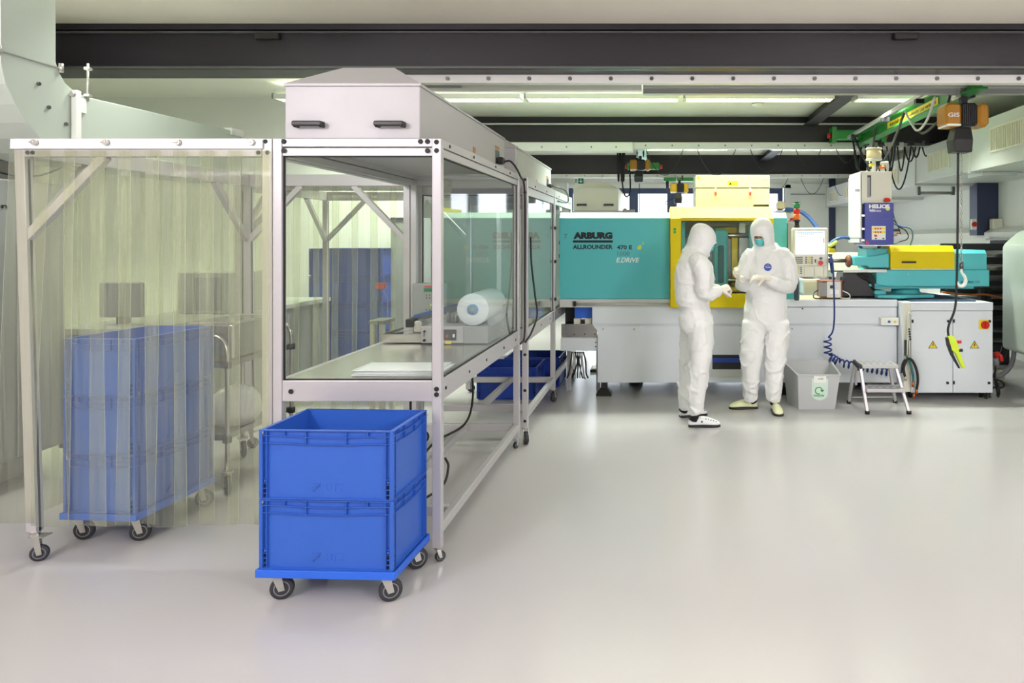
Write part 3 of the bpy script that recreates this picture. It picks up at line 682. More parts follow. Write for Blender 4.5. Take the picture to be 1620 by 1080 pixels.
def bench(label, x0, x1, y0, y1, zt, mids, low, ybands, cast, name='packing_bench', p=.045):
    t = thing(name, label, 'workbench', ((x0+x1)/2, (y0+y1)/2, 0))
    ys = [y0]+mids+[y1-p]
    for xx in (x0, x1-p):
        for yy in ys: MB().box(xx, xx+p, yy, yy+p, cast, zt).build('post', AL, t, .003)
    z1, z2 = ybands         # underside of top rail, split height
    for xx in (x0+.004, x1-p+.004):
        for a, c in zip(ys[:-1], ys[1:]):
            MB().box(xx, xx+p-.008, a+p, c, z2, zt).build('top_rail', AL, t, .002)
            MB().box(xx+.004, xx+p-.012, a+p, c, z1, z2-.006).build('top_rail', AL, t, .002)
            MB().box(xx, xx+p-.008, a+p, c, .80, .903).build('bench_rail', AL, t, .003)
            if low and xx > x0+.1: MB().box(xx, xx+p-.008, a+p, c, low[0], low[1]).build('lower_rail', AL, t, .003)
    for yy in (y0, y1-p):
        MB().box(x0+p, x1-p, yy+.004, yy+p-.004, z2, zt).build('top_rail', AL, t, .002)
        MB().box(x0+p, x1-p, yy+.008, yy+p-.008, z1, z2-.006).build('top_rail', AL, t, .002)
        MB().box(x0+p, x1-p, yy+.004, yy+p-.004, .80, .903).build('bench_rail', AL, t, .003)
    if low:
        MB().box(x0+p, x1-p, y1-p+.004, y1-.004, low[0], low[1]).build('lower_rail', AL, t, .003)
        xm = (x0+x1)/2
        for yy in mids: MB().box(x0+p, x1-p, yy+.004, yy+p-.004, low[0], low[1]).build('lower_rail', AL, t, .003)
        MB().box(xm-.02, xm+.02, y0+.3, (mids or [y1-p])[0], low[0], low[1]).build('lower_rail', AL, t, .003)
        MB().box(x0+p, x1-p, y0+.26, y0+.30, low[0], low[1]).build('lower_rail', AL, t, .003)
    MB().box(x0+p, x1-p, y0+p, y1-p, .885, .905).build('worktop', 'worktop_steel', t)
    MB().box(x0+.01, x1-.01, y0+.01, y1-.01, zt-.012, zt-.002).build('ceiling_grid', 'white_coat', t)
    g = .012
    gf = [(x0+p, x1-p, y0+.018, y0+.024, .903, z1)]
    for a, c in zip(ys[:-1], ys[1:]): gf.append((x1-.024, x1-.018, a+p, c, .903, z1))
    for (a, c, d, e, f_, h) in gf:
        MB().box(a, c, d, e, f_, h).build('glass_pane', 'pane_glass', t)
        k = MB()
        if c-a > e-d: k.box(a, a+.006, d-.003, e+.003, f_, h); k.box(c-.006, c, d-.003, e+.003, f_, h); k.box(a, c, d-.003, e+.003, f_, f_+.006); k.box(a, c, d-.003, e+.003, h-.006, h)
        else: k.box(a-.003, c+.003, d, d+.006, f_, h); k.box(a-.003, c+.003, e-.006, e, f_, h); k.box(a-.003, c+.003, d, e, f_, f_+.006); k.box(a-.003, c+.003, d, e, h-.006, h)
        k.build('gasket', 'gasket', t)
    return t
B1 = bench('tall glazed aluminium packing bench in front, with steel worktop', -1.92, -1.0875, 3.56, 5.56, 2.10, [], (.135,.187), (2.015,2.06), .075)
caps(B1, [((-1.865,3.56,2.085),'y'),((-1.865,3.56,2.04),'y'),((-1.19,3.56,2.085),'y'),((-1.155,3.56,2.085),'y'),((-1.155,3.56,2.04),'y'),
          ((-1.11,3.56,2.082),'y'),((-1.11,3.56,2.04),'y'),((-1.83,3.56,.85),'y'),((-1.11,3.56,.862),'y'),((-1.11,3.56,.835),'y')], .0125)
caps(B1, [((-1.0915,y_,2.08),'x') for y_ in (3.72,4.2,4.75,5.2)]+[((-1.0915,y_,.85),'x') for y_ in (3.65,4.1,4.5,5.0,5.4)], .009)
for x_, y_, a_ in ((-1.11,3.582,.6),(-1.11,5.537,-2.0),(-1.897,3.582,.4),(-1.897,5.537,.9)): caster(B1, x_, y_, .077, .026, .018, a_)
B2 = bench('second glazed aluminium bench, reaching back beside the moulding machine', -1.92, -1.045, 5.64, 8.45, 2.09, [7.08], (.195,.248), (1.95,2.02), .13)
caps(B2, [((-1.067,5.64,z_),'y') for z_ in (2.07,1.97,.70,.42,.18)], .0125)
caps(B2, [((-1.049,y_,2.04),'x') for y_ in (6.0,6.6,7.4,8.1)]+[((-1.049,y_,.855),'x') for y_ in (5.8,6.3,6.8,7.4)], .009)
for z_ in (.9,1.27,1.6): MB().box(-1.05, -1.035, 7.07, 7.135, z_+.1, z_+.13).build('hinge', 'black_plastic', B2)
for x_, y_, a_ in ((-1.067,5.665,-1.2),(-1.067,7.1,1.3),(-1.897,5.665,.4),(-1.067,8.42,.9),(-1.897,8.42,.9)): caster(B2, x_, y_, .132, .049, .032, a_)
hood_box('white filter hood with two black handles on the front bench', -1.866, -1.197, 3.575, 5.50, 2.101, 2.362, 2.50)
hood_box('white filter hood on the second bench, behind the first hood', -1.866, -1.204, 5.97, 7.87, 2.091, 2.362, 2.50)
hood_box('grey green filter hood with two black handles, visible above the teal cover', wx(907,10.75), wx(978,10.75), 10.75, 12.6, wz(333,10.75), wz(299,10.75), wz(288,10.95), body='beige_coat')
t = thing('packing_bench', 'distant aluminium bench frame under the third filter hood', 'workbench', (-.97, 11.7, 0))
for xx in (-1.32, -.62):
    for yy in (10.76, 12.5): MB().box(xx, xx+.045, yy, yy+.045, 0, 2.03).build('post', AL, t)
MB().box(-1.36, -.58, 10.74, 12.62, 1.97, 2.03).build('top_rail', AL, t); MB().box(-1.32, -.58, 10.76, 12.55, .85, .9).build('worktop', 'worktop_steel', t)
MB().box(-.575, -.40, 10.76, 10.9, 2.0, 2.05).build('side_bracket', 'panel_grey', t)
# cables from hoods
for pts, lab in (([(-1.15,5.26,2.17),(-1.10,5.30,2.17),(-1.065,5.45,2.08),(-1.06,5.60,1.95),(-1.06,5.60,1.2),(-1.06,5.59,.86),(-1.08,5.53,.80)], 'black power cable dropping from the front hood along the bench posts'),
                 ([(-1.15,7.62,2.17),(-1.02,7.7,2.12),(-1.02,7.9,2.02),(-1.03,7.6,1.99),(-1.045,7.3,1.99)], 'black power cable looping from the second hood over the bench rail'),
                 ([(-1.03,5.68,1.62),(-1.025,5.70,1.4),(-1.0,5.72,1.15),(-.985,5.72,1.0),(-1.02,5.66,.87),(-1.06,5.61,.80)], 'black cable hanging in an arc in front of the second bench post'),
                 ([(-1.33,5.0,.80),(-1.28,4.9,.55),(-1.28,4.7,.40),(-1.42,4.5,.33),(-1.5,4.3,.20)], 'black cable hanging under the front bench worktop'),
                 ([(-1.50,4.35,.80),(-1.51,4.35,.55),(-1.46,4.4,.42),(-1.5,4.5,.30)], 'short black cable hanging behind the blue crates'),
                 ([(-1.29,4.3,.30),(-1.27,4.3,.24),(-1.29,4.2,.15),(-1.45,4.0,.09),(-1.5,3.95,.04)], 'black cable end curling at the foot of the front bench')):
    tag(MB().tube(spline(pts, 8), .0075).build('power_cable', 'cable_black'), lab, 'cable')
t = thing('power_strip', 'black power strip on the floor behind the front blue crates', 'power strip', (-1.3, 4.1, 0))
MB().cbox(-1.52, -1.3, 3.9, 3.96, .16, .21, .01).build('body', 'black_plastic', t); MB().box(-1.5,-1.45,3.91,3.95,.0,.16).build('foot', 'black_plastic', t)
# ---- things on the bench
t = thing('bag_stack', 'flat stack of clear plastic bags on the steel worktop', 'bags', (-1.35, 3.8, .905))
b = MB()
random.seed(3)
for i in range(5):
    a = random.uniform(-.05,.05); cx, cy = -1.36+random.uniform(-.02,.02), 3.80+random.uniform(-.015,.015); q = []
    N_ = 12
    R_ = []
    for j in range(4): R_.append((cx+(-.22,.22,.22,-.22)[j]*math.cos(a), cy+(-.13,-.13,.13,.13)[j]+math.sin(a)*(-.2,.2,.2,-.2)[j]*.3))
    z_ = .906+i*.0065
    grid = []
    for u in range(N_+1):
        for v in range(N_+1):
            f, g = u/N_, v/N_
            x_ = (R_[0][0]*(1-f)+R_[1][0]*f)*(1-g)+(R_[3][0]*(1-f)+R_[2][0]*f)*g; y_ = (R_[0][1]*(1-f)+R_[1][1]*f)*(1-g)+(R_[3][1]*(1-f)+R_[2][1]*f)*g
            grid.append((x_, y_, z_+.005*math.sin(PI*f)*math.sin(PI*g)+.002*noise.noise(Vector((x_*18,y_*18,i)))*math.sin(PI*f)*math.sin(PI*g)))
    n1 = N_+1; top = grid; bot = [(p[0],p[1],z_-.001) for p in grid]; k = len(grid)
    fs = [(u*n1+v, (u+1)*n1+v, (u+1)*n1+v+1, u*n1+v+1) for u in range(N_) for v in range(N_)]
    fs2 = [tuple(reversed([w_+k for w_ in f])) for f in fs]
    rim = [u*n1 for u in range(n1)]+[N_*n1+v for v in range(1,n1)]+[u*n1+N_ for u in range(N_-1,-1,-1)]+[v for v in range(N_-1,0,-1)]
    fs3 = [(rim[i_], rim[(i_+1)%len(rim)], rim[(i_+1)%len(rim)]+k, rim[i_]+k) for i_ in range(len(rim))]
    b.add(top+bot, fs+fs2+fs3, True)
b.build('bags', 'bag_white', t)
t = thing('bag_sealer', 'grey film sealing machine with a small button panel on the worktop', 'sealing machine', (-1.35, 5.0, .905))
ye = 4.77
MB().box(-1.59, -1.31, ye-.004, 5.16, .915, 1.027).build('control_housing', 'white_coat', t, .004)
MB().box(-1.31, -1.147, ye, 5.18, .912, 1.027).build('drive_housing', 'panel_grey', t, .004)
p_ = MB().box(wx(702,ye), wx(722.5,ye), ye-.008, ye-.003, wz(538,ye), wz(521,ye)).build('button_panel', 'black_plastic', t)
MB().cyl((wx(708,ye),ye-.018,wz(531,ye)), (wx(708,ye),ye-.008,wz(531,ye)), .008).build('button', 'red_plastic', p_)
MB().box(wx(717,ye), wx(720,ye), ye-.014, ye-.008, wz(533,ye), wz(528,ye)).build('switch', 'label_white', p_)
MB().box(wx(705,ye), wx(714,ye), ye-.007, ye-.003, wz(543.5,ye), wz(539,ye)).build('warning_label', 'label_yellow', t)
MB().cyl((-1.563,ye-.02,.995), (-1.563,ye-.004,.995), .006).build('lever_pivot', 'black_plastic', t); MB().bar((-1.563,ye-.018,.96),(-1.563,ye-.018,1.0),.004,.004,(0,1,0)).build('lever','black_plastic',t)
MB().cyl((-1.565,ye-.014,.935), (-1.565,ye-.004,.935), .009).build('cable_gland', 'black_plastic', t)
MB().bar((-1.72,4.95,1.05), (-1.38,5.1,1.13), .03, .035).build('sealing_bar', 'mould_steel', t, .003)
MB().bar((-1.69,4.92,1.075), (-1.40,5.05,1.15), .012, .02).build('guide_bar', 'hose_blue', t)
MB().cbox(-1.69, -1.64, 4.76, 4.86, 1.02, 1.075, .006).build('clamp_head', 'black_plastic', t)
MB().cbox(-1.645, -1.59, 4.78, 4.9, .985, 1.06, .008).build('clamp_body', 'zinc', t)
for i in range(3): MB().cyl((-1.47+.03*i,4.98,1.028), (-1.47+.03*i,4.98,1.10-.01*i), .013).build('roller_knob', 'mould_steel', t)
for a in ((-1.865,4.80,-1.60,5.2,.915,.97),): MB().box(a[0], a[2], a[1], a[1]+.006, a[4], a[5]).build('tray_wall', 'stainless', t); MB().box(a[0], a[0]+.006, a[1]+.006, a[3], a[4], a[5]).build('tray_wall', 'stainless', t); MB().box(a[0]+.006, a[2], a[1]+.006, a[3], a[4], a[4]+.006).build('tray_floor', 'mould_steel', t)
tag(MB().loft([[(-1.80,4.85,.972),(-1.58,4.82,1.0),(-1.56,5.05,1.0),(-1.80,5.1,.972)],[(-1.80,4.85,.976),(-1.58,4.82,1.004),(-1.56,5.05,1.004),(-1.80,5.1,.976)]], smooth=False).build('bag_sheet', 'film_clear'), 'clear bag lying across the steel tray of the sealer', 'bag')
t = thing('film_roll', 'thick white roll of tubular plastic film with a blue core', 'film roll', (-1.255, 5.05, 1.027))
MB().lathe([(.036,4.80),(.104,4.80),(.107,4.806),(.107,5.32),(.104,5.326),(.036,5.326)], (-1.255,0,1.135), 48, 'y').build('film', 'roll_white', t)
b = MB().lathe([(.028,4.796),(.036,4.796),(.036,4.801),(.028,4.801)], (-1.255,0,1.135), 32, 'y'); b.f = [f for f in b.f if len(f) < 8]; b.sm = [True]*len(b.f); b.mi = [0]*len(b.f)
MB().lathe([(.0,4.788),(.036,4.788),(.036,4.80)], (-1.255,0,1.135), 32, 'y').build('core', 'roll_core', t)
MB().lathe([(.0,4.786),(.023,4.786),(.023,4.789)], (-1.255,0,1.135), 24, 'y').build('core_hole', 'panel_grey', t)
t = thing('film_web', 'small clear film roll and draped film right of the big white roll', 'film', (-1.14, 5.2, .91))
MB().cyl((-1.143,4.85,1.05), (-1.143,5.40,1.05), .027, n=18).build('roller', 'film_clear', t)
MB().tube([(-1.16,5.36,.91),(-1.16,5.38,1.2)], .006).build('roller_post', 'zinc', t)
MB().box(-1.143, -1.14, 5.2, 5.5, .907, 1.13).build('film_sheet', 'film_clear', t)
t = thing('control_box', 'tall grey controller with green display at the rear of the worktop', 'control box', (-1.75, 5.42, .905))
MB().box(-1.86, -1.60, 5.38, 5.50, .906, wz(448,5.38)).build('body', 'panel_grey', t, .01)
MB().box(wx(671,5.38), wx(684,5.38), 5.374, 5.38, wz(461,5.38), wz(456,5.38)).build('display', 'sign_green', t)
MB().box(wx(672,5.38), wx(683,5.38), 5.375, 5.38, wz(454,5.38), wz(452.5,5.38)).build('logo', 'red_plastic', t)
for px, py in ((675,466.5),(680,466.5),(675,471),(680,471),(675,490),(680,490)): MB().cyl((wx(px,5.38),5.374,wz(py,5.38)), (wx(px,5.38),5.38,wz(py,5.38)), .004, n=8).build('button', 'black_plastic', t)
MB().box(wx(681,5.38), wx(684,5.38), 5.375, 5.38, wz(484,5.38), wz(480,5.38)).build('key', 'ink_lime', t)
# ------------------------------------------------------------------ curtain bay frame
def bay(label, x0, x1, y0, y1, zt, lean=0., front=True):
    t = thing('curtain_frame', label, 'frame', ((x0+x1)/2, (y0+y1)/2, 0)); p = .05
    def post(x, y, l=0):
        b = MB().box(x, x+p, y, y+p, .155, zt); b.v = [Vector((v.x+l*(1-(v.z-.155)/(zt-.155)), v.y, v.z)) for v in b.v]
        b.build('post', AL, t, .003)
        g = MB().box(x+p, x+p+.002, y+.019, y+.031, .155, zt-.1); g.v = [Vector((v.x+l*(1-(v.z-.155)/(zt-.155)), v.y, v.z)) for v in g.v]; g.build('groove', 'gasket', t)
    post(x0, y0, lean); post(x1-p, y0); post(x0, y1-p, lean*.3); post(x1-p, y1-p)
    for yy in (y0, y1-p):
        MB().box(x0+p, x1-p, yy, yy+p, zt-.09, zt).build('top_rail', AL, t, .003)
    for xx in (x0, x1-p): MB().box(xx, xx+p, y0+p, y1-p, zt-.09, zt).build('top_rail', AL, t, .003)
    L = .40
    def br(p0, p1): MB().bar(p0, p1, .04, .042).build('brace', AL, t, .003)
    br((x0+p*.8, y0+p/2, zt-.10-L), (x0+p*.8+L, y0+p/2, zt-.085)); br((x0+p*.8, y1-p/2, zt-.10-L), (x0+p*.8+L, y1-p/2, zt-.085)); br((x1-p*.8, y1-p/2, zt-.10-L), (x1-p*.8-L, y1-p/2, zt-.085))
    br((x0+p/2, y0+p*.8, zt-.10-L), (x0+p/2, y0+p*.8+L, zt-.085)); br((x0+p/2, y1-p*.8, zt-.10-L), (x0+p/2, y1-p*.8-L, zt-.085))
    for x_, l in ((x0+p/2, lean),(x1-p/2, 0)):
        for yy in (y0+p/2, y1-p/2): caster(t, x_+l*(.3 if yy > y0+.1 else 1), yy, .157, .04, .026, .5, brake=True)
    return t
F1 = bay('aluminium curtain frame with diagonal braces, left of the front bench', -3.20, -1.923, 3.56, 5.56, 2.10, .06)
caps(F1, [((-3.105,3.56,2.03),'y'),((-3.13,3.56,2.03),'y'),((-1.99,3.56,2.03),'y'),((-1.955,3.56,2.085),'y'),((-1.945,3.56,2.03),'y')], .011)
bay('further aluminium curtain frame seen blurred through the rear strips', -3.55, -1.99, 6.0, 7.6, 2.10)
# strip curtains
def strips(label, x0, x1, y, zt, zb, wd, pitch, ax='x', seed=1, flare=None, rail=True, out=-1):
    """overlapping clear PVC strips hung in a row; ax 'x': row along x at depth y; ax 'y': row along y at x"""
    t = thing('strip_curtain', label, 'curtain', ((x0+x1)/2 if ax == 'x' else y, y if ax == 'x' else (x0+x1)/2, zb))
    rnd = random.Random(seed); a = x0; i = 0
    while a < x1-.02:
        wv = min(wd, x1-a+.03); off = .006 if i % 2 else 0.0; sw = rnd.uniform(-.015,.015); tw = rnd.uniform(-.5,.5); ph = rnd.uniform(0,6)
        fl = (flare(a) if flare else 0); rows = []; nr = 14; US = (0,.012,.2,.36,.5,.64,.8,.988,1); nc = 8
        zb2 = zb+rnd.uniform(-.008,.008)
        for r in range(nr+1):
            f = r/nr; z = zt+(zb2-zt)*f; row_ = []
            for c in range(nc+1):
                u = US[c]-.5; bow = .010*(1-4*u*u)*(1 if i % 2 else -1)*min(1, f*3)
                x = a+wv/2+u*wv*(1-.04*f)+sw*f*f+fl*f
                yy = off+bow+.004*math.sin(ph+6*f)+tw*u*.02*f
                row_.append((x, yy, z))
            rows.append(row_)
        vs = []; fs = []
        n1 = nc+1; K = (nr+1)*n1
        for lay in (0, 1):
            for row_ in rows:
                for (x, yy, z) in row_:
                    yy2 = yy*out+(.0012 if lay else -.0012)
                    vs.append((x, y+yy2, z) if ax == 'x' else (y+yy2, x, z))
        for r in range(nr):
            for c in range(nc):
                q = r*n1+c; fs.append((q, q+1, q+n1+1, q+n1)); fs.append((K+q, K+q+n1, K+q+n1+1, K+q+1))
        for r in range(nr): fs.append((r*n1, (r+1)*n1, K+(r+1)*n1, K+r*n1)); fs.append((r*n1+nc, K+r*n1+nc, K+(r+1)*n1+nc, (r+1)*n1+nc))
        for c in range(nc): fs.append((nr*n1+c, nr*n1+c+1, K+nr*n1+c+1, K+nr*n1+c)); fs.append((c, K+c, K+c+1, c+1))
        m_ = MB().add(vs, fs, True); m_.mi = [1 if (i_ < nr*nc*2 and (i_//2) % nc in (0, nc-1)) else 0 for i_ in range(len(fs))]
        m_.build('strip', ['pvc_strip', 'pvc_edge_glint'], t)
        a += pitch; i += 1
    return t
C1 = strips('clear yellowish strip curtain across the front of the left bay', -3.21, -1.95, 3.545, 2.04, .195, .20, .135, flare=lambda a: -.075*max(0, 1-(a+3.21)/.25), seed=5)
b = MB()
g = []
for i in range(41):
    for j in range(6):
        x_ = -3.205+i*(1.24/40); z_ = 2.048+j*.0096
        g.append((x_, 3.548-.004*noise.noise(Vector((x_*14, z_*40, 2)))-(0 if j else .003), z_))
fs = [(i*6+j, (i+1)*6+j, (i+1)*6+j+1, i*6+j+1) for i in range(40) for j in range(5)]
b.add(g+[(p[0], 3.558, p[2]) for p in g], fs+[tuple(reversed([k+len(g) for k in f])) for f in fs], True)
b.build('hem_band', 'bag_white', C1)
for px in (52, 165, 279, 396):
    x_ = wx(px, 3.53)
    MB().cyl((x_,3.53,2.078), (x_,3.548,2.078), .014, .016, 14).build('wing_nut', 'zinc', C1); MB().cbox(x_-.018, x_+.004, 3.524, 3.53, 2.074, 2.083, .002).build('wing', 'zinc', C1)
strips('clear strip curtain on the left side of the bay', 3.62, 5.5, -3.19, 2.01, .20, .20, .16, ax='y', seed=9)
strips('clear strip curtain at the rear of the bay', -3.15, -1.96, 5.585, 2.01, .20, .20, .15, seed=12, out=1)
# ------------------------------------------------------------------ crates and dollies
def crate_proto(L, Wd, Hh, m, name='plastic_crate', loc=(0,0,0), logo=True):
    b = MB(); hx, hy = L/2, Wd/2; i_ = .013
    b.box(-hx+i_, hx-i_, -hy+i_, hy-i_, .0, .009)
    b.ring(hx-i_, hy-i_, .009, Hh-.004, .0035)
    b.ring(hx, hy, Hh-.004, Hh, i_+.005)
    b.ring(hx-.002, hy-.002, .012, .0165, i_)
    # columns at the corners and ladder holes, ribs under the rim on all four faces
    for side in range(4):
        hl, hd = (hx, hy) if side % 2 == 0 else (hy, hx); q = MB()
        def rib(pts, th):
            for (xa, za), (xb, zb) in zip(pts[:-1], pts[1:]):
                q.add([(xa,-hd+.001,za-th),(xb,-hd+.001,zb-th),(xb,-hd+i_,zb-th),(xa,-hd+i_,za-th),(xa,-hd+.001,za),(xb,-hd+.001,zb),(xb,-hd+i_,zb),(xa,-hd+i_,za)],
                      [(0,3,2,1),(4,5,6,7),(0,1,5,4),(1,2,6,5),(2,3,7,6),(3,0,4,7)])
        sg = .006
        rib([(-hl+.002,Hh-.024),(-hl*.6,Hh-.025),(-hl*.3,Hh-.024-sg),(hl*.3,Hh-.024-sg),(hl*.6,Hh-.025),(hl-.002,Hh-.024)], .0025)
        rib([(-hl+.014,Hh-.056),(-hl*.6,Hh-.058),(-hl*.3,Hh-.056-sg),(hl*.3,Hh-.056-sg),(hl*.6,Hh-.058),(hl-.014,Hh-.056)], .0025)
        for k in (-1, 1):
            for xx in (.0015, .015, .034): q.box(k*(hl-xx)-.0012, k*(hl-xx)+.0012, -hd+.0005, -hd+i_, .0165, Hh-.004 if xx != .015 else Hh-.024)
            for z_ in (.035, .057, .079, .101): q.box(k*(hl-.0338), k*(hl-.0152), -hd+.003, -hd+i_, z_, z_+.0022)
            for z_ in (.019, .0385, .0605, .083): q.m = 1; q.box(k*(hl-.032), k*(hl-.017), -hd+i_-.0006, -hd+i_+.0004, z_, z_+.0155); q.m = 0
            q.cyl((k*(hl-.0245), -hd+.004, .091), (k*(hl-.0245), -hd+i_, .091), .0055, n=8)
            q.box(k*hl*.62-.0012, k*hl*.62+.0012, -hd+.002, -hd+i_, Hh-.025, Hh-.004)
            q.box(k*hl*.3-.0012, k*hl*.3+.0012, -hd+.002, -hd+i_, Hh-.056-sg, Hh-.004)
        M = Matrix.Rotation(side*PI/2, 4, 'Z')
        q.xf(M); kk = len(b.v); b.v += q.v; b.f += [[j+kk for j in f] for f in q.f]; b.sm += q.sm; b.mi += q.mi
    o = b.build(name, [m, 'gasket'], None)
    if logo:
        c = -hy+i_
        lg = text('embossed_logo', 'UTZ', -.005, .075, .045, .08, c, m, o, '-y', .01)
        MB().bar((-.065,c-.001,.045), (-.03,c-.001,.08), .003, .008, (0,1,0)).box(-.072, -.058, c-.0015, c, .045, .05).box(-.072, -.03, c-.0015, c, .064, .067).box(-.072,-.03,c-.0015,c,.077,.08).build('embossed_mark', m, o)
    return o
def dolly(label, L, Wd, x, y, rz, zd, yaws):
    t = thing('dolly', label, 'dolly', (x, y, 0), None, False, rz); hx, hy = L/2+.011, Wd/2+.011
    b = MB(); b.ring(hx, hy, zd-.022, zd+.012, .009); b.box(-hx+.009, hx-.009, -hy+.009, -hy+.07, zd-.012, zd-.002); b.box(-hx+.009, hx-.009, hy-.07, hy-.009, zd-.012, zd-.002)
    b.box(-hx+.009, -hx+.07, -hy+.07, hy-.07, zd-.012, zd-.002); b.box(hx-.07, hx-.009, -hy+.07, hy-.07, zd-.012, zd-.002); b.box(-.03, .03, -hy+.07, hy-.07, zd-.012, zd-.002)
    b.build('deck', 'dolly_blue', t, .002)
    for k, (i, j) in enumerate(((-1,-1),(1,-1),(1,1),(-1,1))): caster(t, i*(hx-.065), j*(hy-.055), zd-.012, .050, .028, yaws[k])
    return t
FC = (-1.459, 3.352, math.radians(-2.5))
dolly('blue wheeled dolly under the two front crates', .60, .40, FC[0], FC[1], FC[2], .142, (.35, .5, .7, .2))
cr = crate_proto(.60, .40, .316, 'crate_blue'); cr.location = (FC[0], FC[1], .142); cr.rotation_euler.z = FC[2]
tag(cr, 'lower of the two big blue crates in front, standing on a dolly', 'crate', 'big blue crates')
dup(cr, (FC[0], FC[1], .142+.3065), FC[2], 'upper open blue crate of the front pair, empty')
LC = (-2.935, 4.085, math.radians(90-3.5))
dolly('blue wheeled dolly under the three crates behind the curtain', .60, .40, LC[0], LC[1], LC[2]-PI/2+PI/2, .15, (-1.1, -1.2, -1.0, -1.3))
for i, lab in enumerate(('bottom blue crate of the three stacked behind the strip curtain', 'middle blue crate of the three stacked behind the strip curtain', 'top open blue crate of the three stacked behind the strip curtain')):
    dup(cr, (LC[0], LC[1], .15+.3065*i), LC[2], lab)
# tall stack behind the rear curtain and low crates under the benches
cr2 = crate_proto(.80, .60, .30, 'deep_blue', 'plastic_crate', logo=False)
cr2.location = (wx(543,7.85), 8.2, .0); tag(cr2, 'bottom dark blue crate of the tall stack behind the rear curtain', 'crate', 'tall crate stack')
for i, lab in enumerate(('second dark blue crate from the floor in the tall stack behind the rear curtain', 'middle dark blue crate of the tall stack behind the rear curtain', 'second dark blue crate from the top of the tall stack behind the rear curtain', 'topmost dark blue crate of the tall stack behind the rear curtain')):
    dup(cr2, (wx(543,7.85), 8.2, .3005*(i+1)), None, lab)
ck = crate_proto(.60, .54, .32, 'deep_blue', 'plastic_crate', logo=False); ck.location = (-1.545, 7.47, 0)
tag(ck, 'dark blue crate on the floor under the second bench, nearest', 'crate', 'crates under the second bench')
dup(ck, (-1.40, 8.08, 0), 0, 'dark blue crate on the floor under the second bench, farthest')
# ---- stainless trolley inside the bay
t = thing('steel_trolley', 'stainless steel trolley with hoop handles behind the strip curtain', 'trolley', (-2.93, 4.9, 0))
def hoop(y): MB().tube(spline([(-3.10,y,.14),(-3.10,y,.7),(-3.095,y,.90),(-3.06,y,.97),(-3.0,y,.99),(-2.85,y,.99),(-2.78,y,.97),(-2.745,y,.90),(-2.74,y,.7),(-2.74,y,.14)], 5), .0135, 10).build('handle_hoop', 'stainless', t)
hoop(4.55); hoop(5.34)
for z_ in (.33, .79):
    MB().box(-3.09, -2.75, 4.56, 5.33, z_, z_+.012).build('shelf', 'stainless', t); MB().ring(.17, .385, z_+.012, z_+.035, .004, -2.92, 4.945).build('shelf_edge', 'stainless', t)
for z_ in (.33, .80):
    for y_ in (4.55, 5.34): MB().cyl((-2.74,y_,z_-.01), (-2.74,y_,z_+.03), .026).build('bumper', 'rubber', t)
for x_ in (-3.10,-2.74):
    for y_ in (4.55,5.34): caster(t, x_, y_, .142, .058, .03, -.9)
t = thing('steel_bin', 'stainless container on the upper shelf of the steel trolley', 'container', (-2.93, 4.95, .803))
MB().box(-3.06, -2.78, 4.68, 5.2, .803, 1.06).build('body', 'stainless', t, .02, 3); MB().ring(.15, .27, 1.05, 1.065, .012, -2.92, 4.94).build('rim', 'zinc', t)
t = thing('plastic_sack', 'crumpled translucent sack on the lower shelf of the steel trolley', 'sack', (-2.95, 4.95, .345))
b = MB().lathe([(.001,.345),(.13,.35),(.17,.42),(.15,.52),(.10,.58),(.001,.61)], (-2.93,4.95,0), 20)
b.v = [v+Vector((noise.noise(v*9), noise.noise(v*9+Vector((5,0,0))), 0))*.03 for v in b.v]; b.build('sack', 'bag_white', t)
# ---- workbench and boxes at the far left behind the curtain
t = thing('workbench', 'grey workbench along the left wall behind the strip curtain', 'workbench', (-3.95, 5.9, 0))
MB().box(-4.3, -3.62, 5.08, 7.9, .93, .97).build('worktop', 'panel_grey', t)
MB().box(-4.28, -3.66, 5.12, 7.88, .12, .93).build('cupboard', 'key_grey', t)
t = thing('monitor', 'dark grey monitor seen blurred on the left workbench', 'monitor', (-4.0, 5.4, .97))
MB().cbox(-4.2, -3.88, 5.38, 5.42, 1.02, 1.28, .01).build('screen', 'key_grey', t); MB().box(-4.07, -4.0, 5.38, 5.44, .97, 1.02).build('stand', 'black_plastic', t)
t = thing('test_box', 'grey instrument case with dark front on the left workbench', 'instrument', (-3.85, 6.3, .97))
MB().box(-4.1, -3.65, 6.1, 6.6, .972, 1.32).build('case', 'panel_grey', t, .01); MB().box(-3.95, -3.72, 6.09, 6.1, 1.0, 1.28).build('front', 'key_grey', t)
# grey locker against the partition
t = thing('locker', 'grey locker against the partition wall, seen through the glazed bench', 'locker', (wx(630,8.4), 8.5, 0))
MB().box(wx(618,8.2), wx(664,8.2), 8.2, 8.6, .02, wz(344,8.2)).build('body', 'panel_grey', t, .006); MB().box(wx(618,8.2), wx(664,8.2), 8.19, 8.2, wz(347,8.2), wz(344,8.2)).build('top_strip', 'column_blue', t)
sx = wx(604, 6.02)
t = thing('spray_bottle', 'clear spray bottle with a red head by the rear curtain', 'bottle', (sx, 6.02, .931))
MB().lathe([(.02,.931),(.045,.935),(.05,1.05),(.045,1.12),(.018,1.17),(.018,1.19)], (sx,6.02,0), 20).build('bottle_body', 'acrylic', t)
MB().cbox(sx-.05, sx+.035, 6.0, 6.04, 1.19, 1.24, .01).build('spray_head', 'red_plastic', t)
t = thing('side_table', 'small grey side table carrying the spray bottle', 'table', (wx(600,6.1), 6.2, 0))
MB().box(wx(594,6.1), wx(618,6.1), 5.95, 6.2, .90, .93).build('top', 'key_grey', t)
